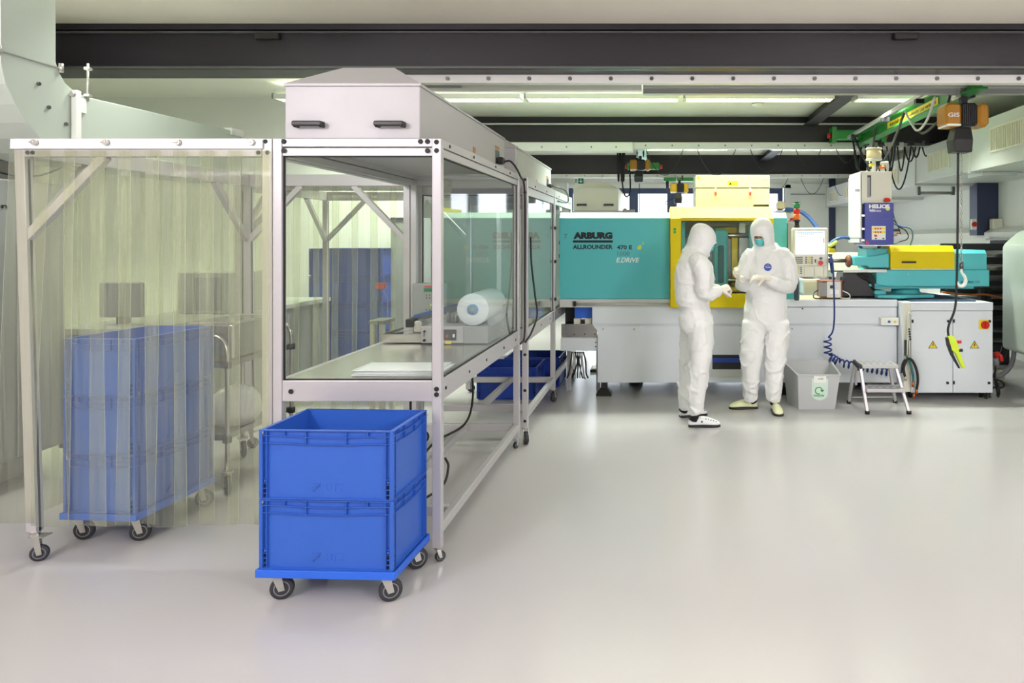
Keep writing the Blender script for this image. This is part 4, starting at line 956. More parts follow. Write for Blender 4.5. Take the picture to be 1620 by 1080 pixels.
for xx in (wx(595,6.1), wx(617,6.1)-.03):
    for yy in (5.97, 6.16): MB().box(xx, xx+.03, yy, yy+.03, 0, .90).build('leg', AL, t)
# ================================================================== INJECTION MOULDING MACHINE
YM = 7.35
def MX(px, Y=YM): return wx(px, Y)
def MZ(py, Y=YM): return wz(py, Y)
t = thing('moulding_machine', 'long teal and grey injection moulding machine with a yellow guard door', 'machine', (1.0, 8.1, 0)); MACH = t
xr = 2.405
# base frame
b = MB()
b.prism([(MX(937),.93),(MX(937),MZ(514)),(MX(946),MZ(523)),(MX(946),MZ(605)),(xr,MZ(605)),(xr,.93)], 'y', YM+.02, 8.75)
b.build('base', 'machine_grey', t, .003)
MB().box(MX(937), xr, YM+.0, YM+.02, MZ(512.5), MZ(486)).build('front_band', 'machine_grey', t, .002)
MB().prism([(MX(945.5),MZ(523.5)),(MX(939),MZ(516)),(xr,MZ(516)),(xr,MZ(605)),(MX(945.5),MZ(605))], 'y', YM+.003, YM+.02).build('base_panel', 'machine_grey', t, .002)
MB().box(MX(1225), xr, YM-.012, YM+.02, MZ(485), MZ(474)).build('top_edge', 'machine_grey', t, .002)
MB().box(MX(1222), xr, YM+.03, 8.7, .93, MZ(474)).build('deck', 'groove_grey', t)
MB().box(MX(1246), MX(1345), YM+.0, YM+.5, MZ(474)-.002, MZ(473.3)).build('deck_board', 'wood_pale', t)
MB().box(MX(1130,7.5), MX(1250,7.5), YM+.0, YM+.018, MZ(561), MZ(561)+.0).build('seam', 'groove_grey', t) if 0 else None
# opening in the base between the operators
MB().box(MX(1127), MX(1172), YM-.0, YM+.002, MZ(596), MZ(561)).build('base_opening', 'dark_cavity', t)
MB().box(MX(1127), MX(1172), YM-.006, YM, MZ(573), MZ(566)).build('blue_hose_rail', 'deep_blue', t); MB().box(MX(1124), MX(1172), YM-.006, YM, MZ(596), MZ(584)).build('step_edge', 'rail_grey', t)
for px, py in ((954,520.5),(1003,520.5),(1253,520)): MB().cyl((MX(px),YM-.002,MZ(py)), (MX(px),YM+.003,MZ(py)), .006, n=10).build('screw', 'black_plastic', t)
MB().cyl((MX(1269.5),YM-.016,MZ(488)), (MX(1269.5),YM-.0,MZ(488)), .008, n=10).build('screw', 'black_plastic', t)
# feet
for px, Y in ((955,YM+.05),(1002,YM+.75),(1240,YM+.12),(1380,YM+.4),(1100,8.6)):
    x_ = MX(px)
    MB().loft([[(x_+a*s1, Y+.04+c*s1, z_) for a, c in ((-1,-1),(1,-1),(1,1),(-1,1))] for s1, z_ in ((.078,0),(.078,.022),(.035,.075),(.03,.15))], smooth=False).build('foot', 'black_plastic', t, .004)
# left teal cover with bright top chamfer
xl = -1.035
b = MB().prism([(YM-.01,MZ(472.5)),(YM-.01,MZ(345.5)),(YM+.06,MZ(345.5)+.055),(8.7,MZ(345.5)+.055),(8.7,MZ(472.5))], 'x', xl, MX(1060))
b.build('clamp_cover', 'teal_coat', t, .003)
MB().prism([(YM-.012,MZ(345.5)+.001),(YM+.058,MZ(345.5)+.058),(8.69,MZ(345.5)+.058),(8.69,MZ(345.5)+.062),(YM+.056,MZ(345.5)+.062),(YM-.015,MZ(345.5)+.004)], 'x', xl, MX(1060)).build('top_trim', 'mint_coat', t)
for py in (384, 405): MB().box(xl-.008, xl+.004, YM+.0, YM+.03, MZ(py+3), MZ(py-3)).build('hinge', 'black_plastic', t)
text('lettering', '7', MX(893), MX(897.5), MZ(377.5), MZ(370), YM-.0105, 'ink_grey', t)
text('maker_lettering', 'ARBURG', MX(907.3), MX(969), MZ(378), MZ(367), YM-.0105, 'ink_black', t, bold=.075)
MB().box(MX(906.5), MX(969.5), YM-.0125, YM-.01, MZ(383.7), MZ(380)).build('underline', 'ink_black', t)
text('model_lettering', 'ALLROUNDER', MX(906.3), MX(969.6), MZ(394), MZ(387), YM-.0105, 'ink_black', t, bold=.035)
text('model_lettering', '470 E', MX(976), MX(1000), MZ(394.5), MZ(387.8), YM-.0105, 'ink_black', t, bold=.035)
text('model_lettering', '1000', MX(977), MX(996), MZ(404.5), MZ(397.5), YM-.0105, 'ink_grey', t, bold=-.004)
text('model_lettering', 'E.DRIVE', MX(975), MX(1011.5), MZ(415), MZ(407.5), YM-.0105, 'ink_white', t, shear=.25, bold=.012)
text('emblem', 'e', MX(1008.5), MX(1015), MZ(395), MZ(387.5), YM-.0105, 'ink_lime', t, shear=.3, bold=.03)
text('emblem', '2', MX(1015.5), MX(1018.5), MZ(386.5), MZ(383), YM-.0105, 'ink_lime', t, bold=.0)
# aluminium hand rail
MB().box(xl, MX(1060), YM-.005, YM+.3, MZ(486), MZ(473)).build('rail_plate', 'rail_grey', t, .002)
MB().cyl((MX(911),YM-.03,MZ(480.5)), (MX(1058),YM-.03,MZ(480.5)), .014).build('hand_rail', 'aluminium', t)
MB().cbox(MX(907), MX(912), YM-.05, YM-.005, MZ(484), MZ(476), .006).build('rail_end', 'black_plastic', t)
# behind cover: left part under the rail
MB().box(MX(907), MX(937), YM+.12, YM+.7, MZ(505), MZ(486)).build('blue_panel', 'dolly_blue', t)
MB().box(MX(888), MX(907), YM+.3, YM+.7, MZ(516), MZ(486)).build('dark_block', 'dark_cavity', t)
for px in (912, 930): MB().box(MX(px-6), MX(px+4), YM+.1, YM+.2, MZ(514), MZ(505.5)).build('bracket', 'beige_coat', t)
# yellow guard door with window
YG = 7.22
gx0, gx1, gz0 = wx(1060.5,YG), wx(1224,YG), wz(486.5,YG); gz1 = wz(345.5,YG); wx0, wx1, wz0, wz1 = wx(1077,YG), wx(1212,YG), wz(464,YG), wz(349,YG)
g = MB()
pr = [(YG,gz0),(YG,gz1),(YG+.2,wz(327,YG+.2)),(YG+.2+.75,wz(327,YG+.2)),(YG+.95,gz1),(YG+.04,gz1-.02),(YG+.04,gz0)]
g.box(gx0, wx0, YG, YG+.05, gz0, gz1); g.box(wx1, gx1, YG, YG+.05, gz0, gz1); g.box(wx0, wx1, YG, YG+.05, gz0, wz0); g.box(wx0, wx1, YG, YG+.05, wz1, gz1)
g.prism([(YG,gz1),(YG+.2,wz(327,YG+.2)),(YG+1.1,wz(327,YG+.2)),(YG+1.1,gz1+.02),(YG+.2,gz1+.02),(YG+.05,gz1-.0)], 'x', gx0, gx1)
g.box(gx0, gx0+.03, YG+.05, YG+1.1, gz0, gz1+.02); g.box(gx1-.03, gx1, YG+.05, YG+.16, gz0, gz1+.02)
dr = g.build('guard_door', 'yellow_coat', t, .004)
MB().box(wx0, wx1, YG+.02, YG+.028, wz0, wz1).build('door_window', 'pane_glass', dr)
s_ = MB(); s_.ring((wx1-wx0)/2, .006, wz0, wz0+.008, .004, (wx0+wx1)/2, YG+.02); s_.box(wx0, wx0+.008, YG+.012, YG+.03, wz0, wz1); s_.box(wx1-.008, wx1, YG+.012, YG+.03, wz0, wz1); s_.box(wx0, wx1, YG+.012, YG+.03, wz1-.008, wz1); s_.build('window_seal', 'gasket', dr)
for py in (362.5, 367): MB().cyl((wx(1067.5,YG),YG-.008,wz(py,YG)), (wx(1067.5,YG),YG,wz(py,YG)), .014, n=16).build('indicator', 'ink_green', dr)
MB().box(wx(1197,7.3), wx(1221,7.3), 7.5, 7.6, wz(327,YG+.2), wz(323.5,7.5)).build('top_bracket', 'black_plastic', t)
# inside the clamp area
MB().box(wx0-.1, gx1+.02, 8.3, 8.32, .95, 1.95).build('rear_guard', 'beige_coat', t)
MB().box(wx0-.1, gx1+.02, YG+.1, 8.3, .94, 1.0).build('bed', 'dark_cavity', t)
YI = 7.62
MB().box(wx(1072,YI), wx(1084,YI), YI, 8.2, 1.0, 1.85).build('fixed_platen', 'teal_coat', t)
MB().cbox(wx(1128,YI), wx(1152,YI), YI, YI+.16, wz(462,YI), wz(362,YI), .03).build('moving_platen', 'teal_coat', t)
MB().cbox(wx(1136,YI), wx(1145,YI), YI-.006, YI, wz(447,YI), wz(388,YI), .012).build('platen_rib', 'teal_dark', t)
MB().box(wx(1118,YI), wx(1129,YI), YI+.05, YI+.3, wz(455,YI), wz(372,YI)).build('toggle_block', 'mould_steel', t)
for py in (372, 444): MB().cyl((wx(1084,YI),YI+.12,wz(py,YI)), (wx(1222,YI),YI+.12,wz(py,YI)), .024).build('tie_bar', 'stainless', t); MB().cyl((wx(1084,YI),8.1,wz(py,YI)), (wx(1222,YI),8.1,wz(py,YI)), .024).build('tie_bar', 'stainless', t)
MB().box(wx(1160,YI), wx(1170,YI), YI+.16, YI+.4, wz(452,YI), wz(376,YI)).build('yellow_column', 'yellow_coat', t)
MB().box(wx(1152,YI), wx(1160,YI), YI+.2, YI+.5, wz(450,YI), wz(378,YI)).build('mould_half', 'mould_steel', t)
MB().box(wx(1171,YI), wx(1186,YI), YI+.1, YI+.5, wz(450,YI), wz(376,YI)).build('mould_half', 'mould_steel', t)
MB().box(wx(1186,YI), wx(1230,YI), YI+.0, 8.2, 1.0, wz(356,YI)).build('nozzle_platen', 'teal_coat', t)
MB().box(wx(1134,YI), wx(1169,YI), YI+.2, YI+.3, wz(368,YI), wz(359,YI)).build('yellow_plate', 'yellow_coat', t)
MB().box(wx(1171,YI), wx(1181,YI), YI+.1, YI+.11, wz(368,YI), wz(353,YI)).build('data_plate', 'label_white', t)
MB().box(wx(1100,YI), wx(1168,YI), YI+.4, YI+.5, wz(357,YI), wz(352,YI)).build('cable_duct', 'beige_coat', t)
MB().box(wx(1084,YI), wx(1128,YI), YI+.25, YI+.6, wz(440,YI), wz(400,YI)).build('toggle_lever', 'teal_dark', t)
MB().box(wx(1152,YI), wx(1186,YI), YI-.1, YI+.1, wz(459,YI), wz(454,YI)).build('yellow_ledge', 'yellow_coat', t)
for i in range(4): MB().tube(arc(W(1090+8*i,360,YI+.2), W(1100+9*i,366,YI+.2), .02), .008).build('hose', 'cable_black' if i % 2 else 'copper', t)
# right teal cover beside the door
MB().prism([(YM+.1,.99),(YM+.1,MZ(345,7.45)),(YM+.17,MZ(345,7.45)+.06),(8.6,MZ(345,7.45)+.06),(8.6,.99)], 'x', wx(1222.5,7.45), wx(1245,7.45)).build('rear_cover', 'teal_coat', t, .003)
MB().box(wx(1246,YM+.1), wx(1257,YM+.1), YM+.1, 7.9, .99, wz(352,YM+.1)).build('grey_column', 'panel_grey', t, .003)
MB().cbox(wx(1222,YM), wx(1266,YM), YM+.02, YM+.35, .985, wz(462,YM), .01).build('teal_ledge', 'teal_coat', t)
# little control strip on the base
cs = MB().cbox(MX(1391), MX(1419.5), YM-.06, YM+.0, MZ(513.5), MZ(501.5), .006).build('button_box', 'label_white', t)
for px, m_, r_ in ((1398.5,'ink_white',.013),(1403.5,'hose_blue',.013),(1413,'label_yellow',.011)): MB().cyl((MX(px),YM-.072,MZ(507.5)), (MX(px),YM-.06,MZ(507.5)), r_).build('push_button', m_, cs)
# beam conveyor left of the base
t = thing('conveyor', 'steel discharge conveyor sticking out left below the teal cover', 'conveyor', (-.95, 7.8, 0))
x0_ = -1.9
MB().box(-1.03, MX(945), YM+.2, YM+.6, MZ(536), MZ(515)).build('side_rail', 'stainless', t, .002) if 0 else None
MB().box(-1.03, MX(943.5), YM+.08, YM+.1, MZ(535), MZ(514)).build('side_plate', 'stainless', t, .002)
MB().box(-1.03, MX(944.5), YM+.03, YM+.08, MZ(555.5), MZ(535)).build('frame_beam', 'machine_grey', t, .002)
for px in (907,924,940): MB().cyl((MX(px),YM+.07,MZ(530)), (MX(px),YM+.08,MZ(530)), .008, n=8).build('bolt', 'mould_steel', t)
for z_ in (542, 548.5): MB().cyl((MX(942),YM+.02,MZ(z_)), (MX(942),YM+.03,MZ(z_)), .007, n=8).build('bolt', 'black_plastic', t)
MB().box(-1.0, MX(943), YM+.1, YM+.55, MZ(516), MZ(514)).build('belt', 'gasket', t)
for x_ in (-1.0, MX(939)): MB().box(x_, x_+.04, YM+.3, YM+.34, 0, MZ(536)).build('leg', AL, t)
tag_ = thing('cable_bundle', 'grey cables dangling below the conveyor left of the machine', 'cables', (-.87, 7.6, .1))
for i in range(9):
    px = 905+i*2.2
    MB().tube(spline([W(px,556,7.5+.02*i), W(px-2+i%3*3,572,7.5+.02*i), W(px+(i-4)*1.2,590+i%4*2,7.5+.03*i), W(px+(i-4)*2,598,7.5+.03*i)], 5), .008).build('cable', 'cable_white' if i % 2 else 'cable_black', tag_)
t = thing('floor_pad', 'small dark pad with a white sheet on the floor left of the machine base', 'pad', (MX(940,8.9), 8.9, 0))
MB().box(wx(936,8.9), wx(956,8.9), 8.7, 9.0, 0, .03).build('pad', 'black_plastic', t); MB().box(wx(938,8.9), wx(952,8.9), 8.75, 8.95, .03, .036).build('sheet', 'label_white', t)
# ------------------------------------------------------------------ control panel with tower light
t = thing('operator_terminal', 'beige machine control panel with a bright screen and keypad', 'control panel', (MX(1283,7.2), 7.2, .98))
YP = 7.18
def PX(px): return wx(px, YP)
def PZ(py): return wz(py, YP)
bd = MB().cbox(PX(1254.5), PX(1311), YP, YP+.12, PZ(439), PZ(360), .018).build('body', 'beige_coat', t, .003)
sc_ = MB().box(PX(1258.5), PX(1304), YP-.004, YP, PZ(402), PZ(365.5)).build('screen', 'screen_glow', t)
MB().box(PX(1260), PX(1302), YP-.006, YP-.004, PZ(368), PZ(366.5)).build('screen_bar', 'screen_blue', sc_)
for i in range(9): MB().box(PX(1261+i*3.1), PX(1262.8+i*3.1), YP-.006, YP-.004, PZ(371), PZ(369)).build('screen_icon', ['screen_blue','key_yellow','ink_lime'][i % 3], sc_)
for i in range(4): MB().box(PX(1261+i*3.1), PX(1262.8+i*3.1), YP-.006, YP-.004, PZ(375), PZ(373)).build('screen_icon', ['screen_blue','screen_blue','key_yellow'][i % 3], sc_)
MB().box(PX(1301.5), PX(1303.5), YP-.006, YP-.004, PZ(384), PZ(376)).build('screen_icon', 'key_yellow', sc_)
for i, (u, v) in enumerate(((1268,380),(1284,385),(1286,389),(1284,393))): MB().box(PX(u), PX(u+5), YP-.006, YP-.004, PZ(v+.6), PZ(v)).build('screen_text', 'screen_blue', sc_)
def keys(u0, v0, nx, ny, m, du=3.0, dv=3.0):
    for i in range(nx):
        for j in range(ny): MB().box(PX(u0+i*du), PX(u0+i*du+2.2), YP-.005, YP, PZ(v0+j*dv+2.1), PZ(v0+j*dv)).build('key', m, t)
keys(1258.5, 406, 4, 4, 'key_grey'); keys(1274.2, 406, 1, 4, 'ink_grey'); keys(1277.2, 406, 2, 4, 'key_yellow'); keys(1283.4, 406, 1, 4, 'ink_grey')
keys(1259.5, 422, 2, 4, 'key_yellow'); keys(1266.2, 422, 1, 4, 'ink_grey')
for u in (1257, 1272, 1288, 1303): MB().box(PX(u), PX(u)+.002, YP-.003, YP, PZ(436), PZ(421.5)).build('panel_seam', 'groove_grey', t)
MB().box(PX(1257), PX(1305), YP-.003, YP, PZ(420.6), PZ(420.2)).build('panel_seam', 'groove_grey', t)
MB().cyl((PX(1297.5),YP-.03,PZ(415.5)), (PX(1297.5),YP,PZ(415.5)), .024, .019, 20).build('stop_button', 'red_plastic', t)
MB().cyl((PX(1298.5),YP-.02,PZ(408.5)), (PX(1298.5),YP,PZ(408.5)), .013).build('key_switch', 'hose_blue', t)
MB().box(PX(1289), PX(1290.5), YP-.012, YP, PZ(415), PZ(410)).build('slot', 'black_plastic', t)
MB().box(PX(1259), PX(1265), YP+.04, YP+.1, .99, PZ(439)).build('stand', 'black_plastic', t)
MB().box(PX(1310), PX(1318), YP+.03, YP+.06, PZ(404), PZ(402)).build('hook_arm', 'black_plastic', t); MB().box(PX(1315.5), PX(1317.5), YP+.03, YP+.06, PZ(425), PZ(403)).build('hook_arm', 'black_plastic', t)
tl = thing('signal_tower', 'green red and orange signal tower on top of the control panel', 'signal light', (PX(1262.5), YP+.06, PZ(360)))
c_ = (PX(1262.5), YP+.06)
def tcy(a, bb, r, m, nm): MB().cyl((c_[0],c_[1],PZ(bb)), (c_[0],c_[1],PZ(a)), r, n=20).build(nm, m, tl)
tcy(319, 320.5, .034, 'black_plastic', 'cap'); tcy(320.5, 329.5, .033, 'green_plastic', 'green_lens'); tcy(329.5, 338, .033, 'red_plastic', 'red_lens'); tcy(338, 347, .033, 'orange_plastic', 'orange_lens'); tcy(347, 350, .034, 'black_plastic', 'base_ring'); tcy(350, 356, .022, 'black_plastic', 'stem'); tcy(356, 360, .028, 'black_plastic', 'foot')
# ------------------------------------------------------------------ injection unit
t = thing('injection_unit', 'teal injection unit with a yellow cover on a swivel foot at the right end', 'machine unit', (MX(1460,7.6), 7.6, MZ(474)))
Y1 = 7.5
def UX(px, Y=Y1): return wx(px, Y)
def UZ(py, Y=Y1): return wz(py, Y)
# lower carriage
MB().prism([(UX(1382,7.6),UZ(427)),(UX(1404),UZ(427)),(UX(1565.5),UZ(427)),(UX(1565.5),UZ(453)),(UX(1404),UZ(453)),(UX(1382,7.6),UZ(450))], 'y', Y1, 8.15).build('carriage', 'teal_coat', t, .008)
MB().box(UX(1382), UX(1544), Y1+.05, 8.0, UZ(457), UZ(453)).build('carriage_base', 'teal_coat', t, .004)
MB().box(UX(1376), UX(1402), Y1+.02, 8.0, UZ(453), UZ(449)).build('side_flange', 'teal_coat', t, .004)
MB().cyl((UX(1432,7.75),7.75,UZ(466,7.6)), (UX(1432,7.75),7.75,UZ(456,7.6)), .16, .14, 32).build('swivel_column', 'teal_coat', t)
MB().prism([(UX(1386),7.45),(UX(1418),7.38),(UX(1478),7.50),(UX(1478),8.0),(UX(1386),8.0)], 'z', MZ(472.5), UZ(466)).build('swivel_foot', 'teal_coat', t, .004)
MB().cbox(UX(1384), UX(1402), Y1, 7.9, UZ(466), UZ(459.5), .01).build('clamp_plate', 'teal_coat', t)
# yellow cover + rear teal cover
MB().prism([(Y1+.0,UZ(425)),(Y1+.0,UZ(398)),(Y1+.05,UZ(388.5)),(8.0,UZ(388.5)),(8.0,UZ(425))], 'x', UX(1409), UX(1510.5)).build('yellow_cover', 'yellow_coat', t, .004)
MB().box(UX(1426.5), UX(1449), Y1-.01, Y1-.0, UZ(416), UZ(413)).build('handle', 'black_plastic', t)
MB().box(UX(1409), UX(1510.5), Y1-.002, Y1+.2, UZ(426.5), UZ(425)).build('cover_trim', 'beige_coat', t)
MB().prism([(Y1+.02,UZ(427)),(Y1+.02,UZ(401)),(Y1+.06,UZ(395.5)),(8.05,UZ(395.5)),(8.05,UZ(427))], 'x', UX(1511), UX(1562.5)).build('rear_cover', 'teal_coat', t, .006)
MB().prism([(Y1+.03,UZ(427)),(Y1+.03,UZ(400)),(Y1+.08,UZ(394)),(8.0,UZ(394)),(8.0,UZ(427))], 'x', UX(1370), UX(1408)).build('feed_housing', 'teal_dark', t, .006) if 0 else None
MB().box(UX(1371,7.6), UX(1408,7.6), 7.6, 7.95, UZ(425,7.6), UZ(393,7.6)).build('feed_housing', 'teal_coat', t, .006)
# barrel to the left
MB().prism([(UX(1352),UZ(406)),(UX(1376),UZ(406)),(UX(1408),UZ(400)),(UX(1408),UZ(424)),(UX(1376),UZ(424)),(UX(1374),UZ(421)),(UX(1352),UZ(420))], 'y', Y1+.02, Y1+.3).build('barrel_housing', 'teal_coat', t, .02, ) 
MB().lathe([(.05,UX(1344.5)),(.058,UX(1346)),(.066,UX(1347)),(.066,UX(1350)),(.05,UX(1352))], (0,Y1+.15,UZ(413.5)), 24, 'x').build('barrel_flange', 'rust_brown', t)
for k in range(8): a_ = k*PI/4; MB().cyl((UX(1345.5),Y1+.15+.052*math.cos(a_),UZ(413.5)+.052*math.sin(a_)), (UX(1347.5),Y1+.15+.052*math.cos(a_),UZ(413.5)+.052*math.sin(a_)), .008, n=6).build('flange_bolt', 'mould_steel', t)
MB().cyl((UX(1312),Y1+.15,UZ(413.5)), (UX(1345),Y1+.15,UZ(413.5)), .016).build('nozzle_rod', 'mould_steel', t)
MB().cyl((UX(1319),Y1+.1,UZ(410.5)), (UX(1343),Y1+.1,UZ(410.5)), .006).build('nozzle_rod', 'mould_steel', t)
MB().box(UX(1335), UX(1402), Y1-.02, Y1+.02, UZ(430.5), UZ(426)).build('slide_rail', 'rail_grey', t, .002)
MB().cbox(UX(1328), UX(1336), Y1-.03, Y1+.03, UZ(445), UZ(437), .006).build('connector', 'black_plastic', t)
MB().prism([(UX(1336),UZ(432)),(UX(1380),UZ(432)),(UX(1388),UZ(470)),(UX(1333),UZ(470))], 'y', Y1+.05, Y1+.35).build('funnel_cover', 'black_plastic', t, .01)
for k in range(3): MB().tube(spline([W(1358+6*k,431,Y1), W(1366+6*k,438,Y1), W(1378+2*k,445,Y1), W(1382,458,Y1+.03)], 5), .009).build('hose', 'cable_black', t)
text('lettering', 'injection', UX(1520), UX(1540), UZ(449.0), UZ(443.6), Y1-.0005, 'ink_black', t, bold=.02)
text('lettering', '290', UX(1541.5), UX(1550), UZ(447.8), UZ(444), Y1-.0005, 'ink_grey', t)
MB().cyl((UX(1437),Y1-.004,UZ(433)), (UX(1437),Y1,UZ(433)), .005, n=8).build('screw', 'ink_white', t)
# white box behind barrel etc.
t = thing('temperature_unit', 'beige equipment box behind the teal barrel', 'equipment', (UX(1350,8.5), 8.5, .95))
MB().box(wx(1308,8.3), wx(1370,8.3), 8.3, 8.7, wz(428,8.3), wz(400,8.3)).build('body', 'beige_coat', t, .006); MB().box(wx(1318,8.3), wx(1345,8.3), 8.3, 8.6, wz(439,8.3), wz(430,8.3)).build('lower_body', 'beige_coat', t, .01)
MB().box(wx(1340,8.3), wx(1352,8.3), 8.4, 8.6, 0.99, wz(439,8.3)).build('post', 'panel_grey', t)
MB().add([(wx(1359,8.29),8.295,wz(406.5,8.29)),(wx(1364.5,8.29),8.295,wz(406.5,8.29)),(wx(1361.7,8.29),8.295,wz(402.5,8.29))], [(0,1,2)]).build('warning_triangle', 'orange_plastic', t)
t = thing('floor_cabinet', 'beige bin shaped cabinet behind the control panel post', 'cabinet', (UX(1280,8.0), 8.1, .98))
MB().box(wx(1271,8.0), wx(1296,8.0), 8.0, 8.3, .98, wz(441,8.0)).build('body', 'beige_coat', t, .01); MB().cbox(wx(1270,8.0), wx(1297,8.0), 7.99, 8.31, wz(447,8.0), wz(441,8.0), .01).build('lid', 'beige_coat', t)
t = thing('socket_column', 'grey column with two white sockets behind the control panel', 'sockets', (UX(1268,8.2), 8.2, .98))
MB().box(wx(1265,8.2), wx(1271,8.2), 8.2, 8.3, .98, wz(442,8.2)).build('column', 'panel_grey', t)
for px in (1266.6, 1269.4): MB().cyl((wx(px,8.19),8.19,wz(460,8.19)), (wx(px,8.19),8.2,wz(460,8.19)), .009).build('socket', 'ink_white', t)
# small transformer case on the deck
t = thing('instrument_case', 'grey and rust brown instrument case standing on the machine deck', 'instrument', (UX(1312,7.38), 7.4, MZ(473)))
Yc = 7.37; z0_ = MZ(473.2); z1_ = wz(444,Yc)
MB().box(wx(1294.5,7.55), wx(1333,Yc), Yc, 7.62, z0_+.012, z1_).build('case', 'rust_brown', t, .004)
MB().box(wx(1308,Yc), wx(1330,Yc), Yc-.006, Yc, z0_+.015, z1_-.008).build('front_plate', 'rail_grey', t)
MB().box(wx(1313,Yc), wx(1318,Yc), Yc-.014, Yc-.006, wz(456,Yc), wz(451,Yc)).build('switch', 'black_plastic', t); MB().box(wx(1295,Yc), wx(1307.5,Yc), Yc-.003, Yc, z0_+.03, z1_-.02).build('side_vent', 'panel_grey', t)
MB().box(wx(1312,Yc), wx(1327,Yc), Yc-.008, Yc-.006, wz(465,Yc), wz(458,Yc)).build('panel_line', 'label_white', t)
for px in (1298, 1328): MB().cyl((wx(px,Yc),Yc+.02,z0_), (wx(px,Yc),Yc+.02,z0_+.014), .012, n=10).build('foot', 'black_plastic', t)
MB().tube(spline([W(1294,459,Yc+.1), W(1288,463,Yc+.05), W(1287,470,Yc), W(1292,472,Yc-.0), W(1298,471.5,Yc)], 6), .007).build('cord', 'cable_black', t)
MB().tube(spline([W(1333,460,Yc+.05), W(1343,465,Yc), W(1344,471,Yc), W(1335,472,Yc), W(1330,471,Yc)], 6), .006).build('cord', 'cable_white', t)
# ------------------------------------------------------------------ hopper dryer
t = thing('hopper_dryer', 'tall granulate dryer with a beige upper case and a blue door above the injection unit', 'dryer', (UX(1388,7.6), 7.75, UZ(394)))
YD = 7.45
MB().box(wx(1361.5,YD), wx(1411,YD), YD, 7.9, wz(322,YD), wz(271,YD)).build('upper_case', 'beige_coat', t, .004)
MB().box(wx(1361.5,YD)-.001, wx(1361.5,YD)+.01, YD+.0, 7.9, 1.62, wz(273,YD)).build('side_panel', 'duct_white', t)
MB().box(wx(1352,7.95), wx(1362,YD), YD+.06, 7.95, wz(384,7.6), wz(278,7.6)).build('side_case', 'duct_white', t, .004)
dr = MB().box(wx(1367,YD), wx(1412.5,YD), YD-.03, 7.85, wz(387,YD), wz(321,YD)).build('blue_case', 'helios_blue', t, .004)
for v in (341, 362, 380): MB().box(wx(1362.5,YD), wx(1367,YD), YD-.02, YD+.02, wz(v+1.5,YD), wz(v-1.5,YD)).build('latch', 'zinc', dr)
YF2 = YD-.031
text('lettering', 'HELIOS', wx(1375,YF2), wx(1407.5,YF2), wz(329.5,YF2), wz(323,YF2), YF2, 'ink_white', dr, bold=.05)
text('lettering', 'WIN', wx(1375,YF2), wx(1383.5,YF2), wz(335,YF2), wz(331,YF2), YF2, 'ink_white', dr, bold=.04)
text('lettering', 'neo', wx(1384,YF2), wx(1394,YF2), wz(335,YF2), wz(331.8,YF2), YF2, 'ink_white', dr, bold=-.003)
MB().cyl((wx(1404.5,YF2),YF2-.001,wz(329.5,YF2)), (wx(1404.5,YF2),YF2,wz(329.5,YF2)), .024, n=24).build('sun_emblem', 'ink_lime', dr)
text('lettering', 'S', wx(1401.5,YF2), wx(1407.5,YF2), wz(329.8,YF2), wz(323,YF2), YF2-.001, 'ink_white', dr, bold=.05)
lb = MB().box(wx(1379,YF2), wx(1401,YF2), YF2-.0015, YF2, wz(379,YF2), wz(357.5,YF2)).build('instruction_label', 'label_white', dr)
for v in (360, 365.5):
    MB().box(wx(1380,YF2), wx(1400.5,YF2), YF2-.003, YF2-.0015, wz(v+3.2,YF2), wz(v,YF2)).build('label_band', 'label_yellow', lb)
    for u in (1384,1388,1392): MB().cyl((wx(u+1,YF2),YF2-.004,wz(v+1.6,YF2)), (wx(u+1,YF2),YF2-.003,wz(v+1.6,YF2)), .009, n=12).build('label_ring', 'red_plastic', lb)
MB().box(wx(1383,YF2), wx(1387.5,YF2), YF2-.003, YF2-.0015, wz(374.5,YF2), wz(371,YF2)).build('label_mark', 'red_plastic', lb)
for u in (1384, 1396): MB().box(wx(u,YF2), wx(u+3,YF2), YF2-.003, YF2-.0015, wz(378.3,YF2), wz(376.2,YF2)).build('label_mark', 'ink_black', lb)
f_ = MB(); a0, a1, v0, v1 = wx(1395,YF2), wx(1410,YF2), wz(346.5,YF2), wz(337,YF2); f_.box(a0,a1,YF2-.001,YF2,v0,v0+.003).box(a0,a1,YF2-.001,YF2,v1,v1+.003).box(a0,a0+.003,YF2-.001,YF2,v0,v1).box(a1-.003,a1,YF2-.001,YF2,v0,v1); f_.build('window_outline', 'hose_blue', dr)
MB().add([(wx(1370,YF2),YF2-.002,wz(386,YF2)),(wx(1376.5,YF2),YF2-.002,wz(386,YF2)),(wx(1370,YF2),YF2-.002,wz(379.5,YF2))], [(0,1,2)]).build('corner_triangle', 'red_plastic', dr)
sg = MB().box(wx(1372,YD), wx(1378,YD), YD-.004, YD, wz(312,YD), wz(277,YD)).build('sight_glass', 'panel_grey', t)
MB().box(wx(1376,YD), wx(1377.8,YD), YD-.006, YD-.004, wz(310,YD), wz(279,YD)).build('scale_bar', 'black_plastic', sg); MB().box(wx(1372,YD), wx(1377.8,YD), YD-.006, YD-.004, wz(280.5,YD), wz(277.5,YD)).build('cap', 'black_plastic', sg)
lp = MB().lathe([(.033,wz(319,YD)),(.033,wz(316,YD)),(.024,wz(313.2,YD)),(.012,wz(313,YD))], (wx(1402,YD),YD-.03,0), 16).build('alarm_lamp', 'red_plastic', t)
MB().box(wx(1349,7.6), wx(1362,7.6), YD+.04, YD+.06, wz(303,7.5), wz(299,7.5)).build('toggle_latch', 'mould_steel', t)
